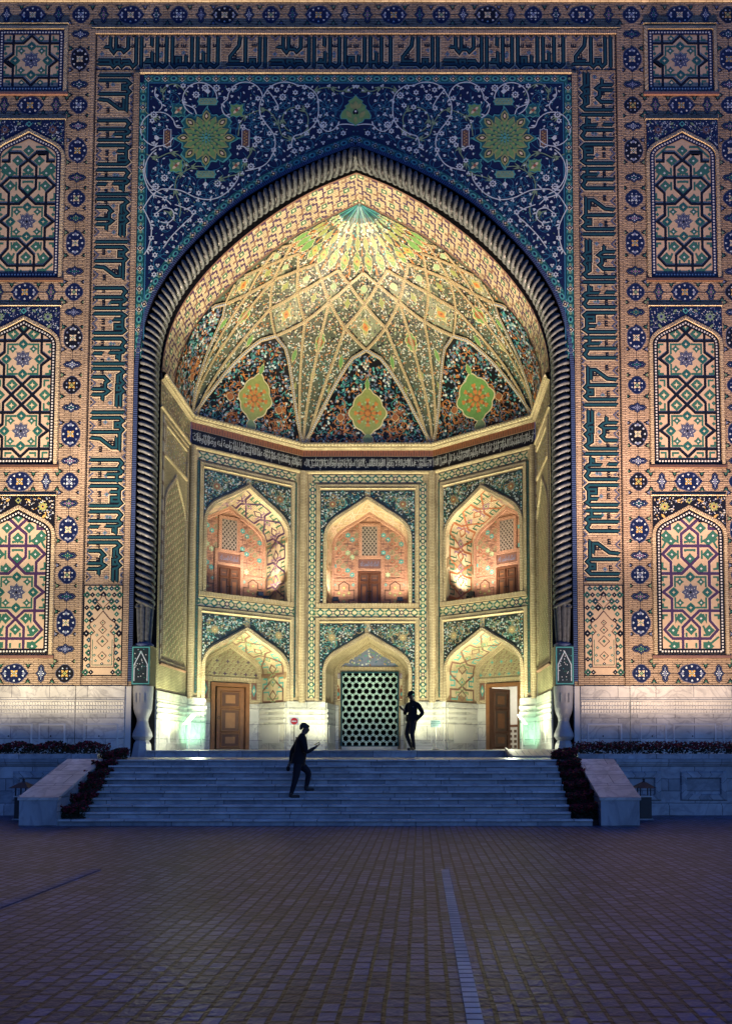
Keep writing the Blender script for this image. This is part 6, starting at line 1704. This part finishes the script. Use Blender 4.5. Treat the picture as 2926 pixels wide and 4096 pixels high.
# --- man climbing the steps, seen from his right side, facing +x and up the stairs
def climber():
    t = thing("person", "man in dark clothes climbing the steps side-on, looking at the phone in his raised hand", "person", (-.70, -6.02, GZ+.138*4))
    F = Vector((.92, .39, 0)); Sd = Vector((-.39, .92, 0)); U = Vector((0, 0, 1)); g = Rig()
    P = lambda f, s, z: tuple(F*f+Sd*s+U*z)
    g.j("pelvis", P(.02, 0, .82), (.15, .125)); g.j("belly", P(.03, 0, .98), (.155, .12), "pelvis"); g.j("chest", P(.06, 0, 1.18), (.175, .135), "belly"); g.j("neckbase", P(.10, 0, 1.36), (.10, .085), "chest")
    g.j("neck", P(.135, 0, 1.43), .058, "neckbase"); g.j("jaw", P(.180, 0, 1.485), (.092, .098), "neck"); g.j("skull", P(.175, 0, 1.57), (.118, .128), "jaw")
    face_features(g, "skull", F*.93-U*.36, Sd, U*.93+F*.36)
    for k, sg in (("r", -1), ("l", 1)):
        g.j("sh"+k, P(.09, .18*sg, 1.29), .08, "neckbase")
    g.j("elr", P(.14, -.25, 1.0), .056, "shr"); g.j("wrr", P(.35, -.17, 1.11), .036, "elr"); hand(g, "wrr", "r", (F*.85+U*.55), (-U*.8+F*.5), Sd, .35)
    g.j("ell", P(-.06, .25, 1.04), .056, "shl"); g.j("wrl", P(-.10, .24, .82), .038, "ell"); hand(g, "wrl", "l", (-U*.95-F*.3), Sd, F, .7)
    # rear leg straight on the lower tread, front leg bent on the next tread
    g.j("hipr", P(-.0, -.09, .77), .115, "pelvis"); g.j("knr", P(-.06, -.10, .43), .076, "hipr"); g.j("anr", P(-.16, -.10, .08), .048, "knr"); g.j("heelr", P(-.19, -.10, .035), .04, "anr"); g.j("toer", P(.04, -.12, .03), (.04, .028), "heelr")
    g.j("hipl", P(.05, .09, .77), .115, "pelvis"); g.j("knl", P(.30, .11, .55), .078, "hipl"); g.j("anl", P(.24, .12, .225), .048, "knl"); g.j("heell", P(.21, .12, .17), .04, "anl"); g.j("toel", P(.43, .13, .16), (.04, .028), "heell")
    def mat(c):
        d = c.dot(F)
        if c.z > 1.425: return 2
        if (c.z > 1.05 and d > .345) or (c.z < .80 and d < -.07 and c.z > .6 and c.dot(Sd) > .18): return 2
        return 0 if c.z > .84 else 1 if c.z > .26 or (c.z > .12 and d < .12) else 3
    b = skin_body("body", g.v, g.e, g.r, t, (["cloth_black", "cloth_dark", "skin", "hair"], mat))
    M = Mesh(); h = F*.155+U*1.555
    T = lambda x, y, z: tuple(F*(x*.93+z*.36)+Sd*y+U*(z*.93-x*.36)+h)
    blob(M, (-.018, 0, .022), (.104, .096, .095), "hair", T=T, zmin=-.005); blob(M, (.045, 0, .07), (.062, .066, .028), "hair", T=T); blob(M, (-.07, 0, -.012), (.038, .066, .06), "hair", T=T)
    M.build("hair", b)
    M = Mesh()      # untucked shirt hem
    n = 20
    for k in range(n):
        a0, a1 = 2*math.pi*k/n, 2*math.pi*(k+1)/n
        q = lambda a, r0, r1, z, o: P(o+r0*math.cos(a), r1*math.sin(a), z)
        M.face([q(a0, .165, .19, .76, .01), q(a1, .165, .19, .76, .01), q(a1, .15, .175, 1.0, .06), q(a0, .15, .175, 1.0, .06)], "cloth_black", None, True)
    M.build("shirt_hem", b)
    ph = thing("phone", "smartphone held up in the climbing man's right hand", "phone", tuple(Vector(t.location)+F*.405-Sd*.17+U*1.205))
    M = Mesh(); e = F*.85+U*.5; e.normalize(); n = (U*.85-F*.5).normalized(); TT = lambda x, y, z: tuple(e*x+Sd*y+n*z); M.box(-.07, .07, -.036, .036, 0, .009, "iron", TT); p = M.build("case", ph)
    M = Mesh(); M.box(-.064, .064, -.032, .032, .0095, .0105, "screen_glass", TT); M.build("screen", ph)
    bag = thing("small_bag", "small dark pouch hanging from the climbing man's left hand behind his hip", "bag", tuple(Vector(t.location)-F*.15+Sd*.24+U*.64))
    M = Mesh(); blob(M, (0, 0, -.0), (.045, .03, .065), "cloth_dark"); M.build("pouch", bag); M = Mesh(); M.tube((0, 0, .06), (.02, -.0, .12), .006, .006, "cloth_dark"); M.build("strap", bag)
climber()
def stander():
    t = thing("person", "man in dark jacket and cap standing at the platform edge, looking down at his phone", "person", (1.80, .35, FLOOR))
    F = Vector((-.5, -.866, 0)); Sd = Vector((.866, -.5, 0)); U = Vector((0, 0, 1)); g = Rig(); FH = Vector((-.93, -.37, 0)); SH = Vector((.37, -.93, 0))       # Sd: his left
    P = lambda f, s, z: tuple(F*f+Sd*s+U*z)
    g.j("pelvis", P(.03, 0, .93), (.155, .125)); g.j("belly", P(.0, 0, 1.08), (.16, .125), "pelvis"); g.j("chest", P(-.04, 0, 1.30), (.20, .145), "belly"); g.j("neckbase", P(-.03, 0, 1.47), (.10, .085), "chest")
    g.j("neck", P(.01, 0, 1.53), .068, "neckbase"); g.j("jaw", P(.05, 0, 1.60), (.095, .10), "neck"); g.j("skull", P(.055, 0, 1.68), (.115, .125), "jaw")
    face_features(g, "skull", FH*.88-U*.47, SH, U*.88+FH*.47)
    for k, sg in (("r", -1), ("l", 1)): g.j("sh"+k, P(-.04, .18*sg, 1.41), .085, "neckbase")
    g.j("elr", P(.02, -.25, 1.12), .066, "shr"); g.j("wrr", P(.24, -.13, 1.21), .042, "elr"); hand(g, "wrr", "r", (F*.8-Sd*.3+U*.4), (-U*.8+F*.4), Sd, .5)
    g.j("ell", P(-.06, .34, 1.14), .07, "shl"); g.j("wrl", P(.06, .22, .95), .046, "ell"); hand(g, "wrl", "l", (F*.35-U*.85-Sd*.3), (Sd), F, .6)
    g.j("hipl", P(.05, .09, .87), .12, "pelvis"); g.j("knl", P(.13, .07, .50), .08, "hipl"); g.j("anl", P(-.03, .05, .09), .05, "knl"); g.j("heell", P(-.06, .05, .04), .042, "anl"); g.j("toel", P(.14, .08, .03), (.042, .028), "heell")
    g.j("hipr", P(-.02, -.09, .87), .12, "pelvis"); g.j("knr", P(.02, -.19, .48), .08, "hipr"); g.j("anr", P(-.08, -.08, .09), .05, "knr"); g.j("heelr", P(-.11, -.08, .04), .042, "anr"); g.j("toer", P(.09, -.12, .03), (.042, .028), "heelr")
    def mat(c):
        d = c.dot(F)
        if c.z > 1.535: return 2
        if (d > .26 and c.z > 1.1) or (c.z < .93 and c.z > .74 and c.dot(Sd) > .17): return 2
        return 0 if c.z > .90 else 1 if c.z > .10 else 3
    b = skin_body("body", g.v, g.e, g.r, t, (["cloth_black", "cloth_dark", "skin", "hair"], mat))
    h = F*.055+U*1.70; T = lambda x, y, z: tuple(FH*(x*.88+z*.47)+SH*y+U*(z*.88-x*.47)+h)
    M = Mesh(); blob(M, (-.012, 0, .03), (.122, .104, .105), "cloth_black", T=T, zmin=.012); c = M.build("cap", b)
    M = Mesh()
    for k in range(10):
        y0, y1 = -.075+.015*k, -.06+.015*k; x = lambda y: .19-.9*y*y*8
        M.face([T(.07, y0, .03), T(.07, y1, .03), T(x(y1), y1, .012), T(x(y0), y0, .012)], "cloth_black"); M.face([T(.07, y0, .022), T(.07, y1, .022), T(x(y1), y1, .004), T(x(y0), y0, .004)], "cloth_black")
    M.build("cap_brim", b)
    M = Mesh(); n = 20
    for k in range(n):
        a0, a1 = 2*math.pi*k/n, 2*math.pi*(k+1)/n; q = lambda a, r0, r1, z, o: P(o+r0*math.cos(a), r1*math.sin(a), z)
        M.face([q(a0, .165, .20, .89, .02), q(a1, .165, .20, .89, .02), q(a1, .165, .21, 1.10, .0), q(a0, .165, .21, 1.10, .0)], "cloth_black", None, True)
    M.build("jacket_hem", b)
    M = Mesh(); q = P(.085, .10, 1.335); e = [tuple(Vector(q)+F*.035+Sd*(.014*x)+U*(.008*y)) for x, y in ((-1, -.5), (1, -.2), (1, .5), (-1, .2))]; M.face(e, "sign_white"); M.build("chest_emblem", b)
    ph = thing("phone", "smartphone held at chest height by the standing man in a cap", "phone", tuple(Vector(t.location)+F*.35-Sd*.20+U*1.30))
    M = Mesh(); e = (F*.7+U*.7); n = (U*.7-F*.7); TT = lambda x, y, z: tuple(e*x+Sd*y+n*z); M.box(-.07, .07, -.036, .036, 0, .009, "iron", TT); M.build("case", ph)
    M = Mesh(); M.box(-.064, .064, -.032, .032, .0095, .0105, "screen_glass", TT); M.build("screen", ph)
stander()
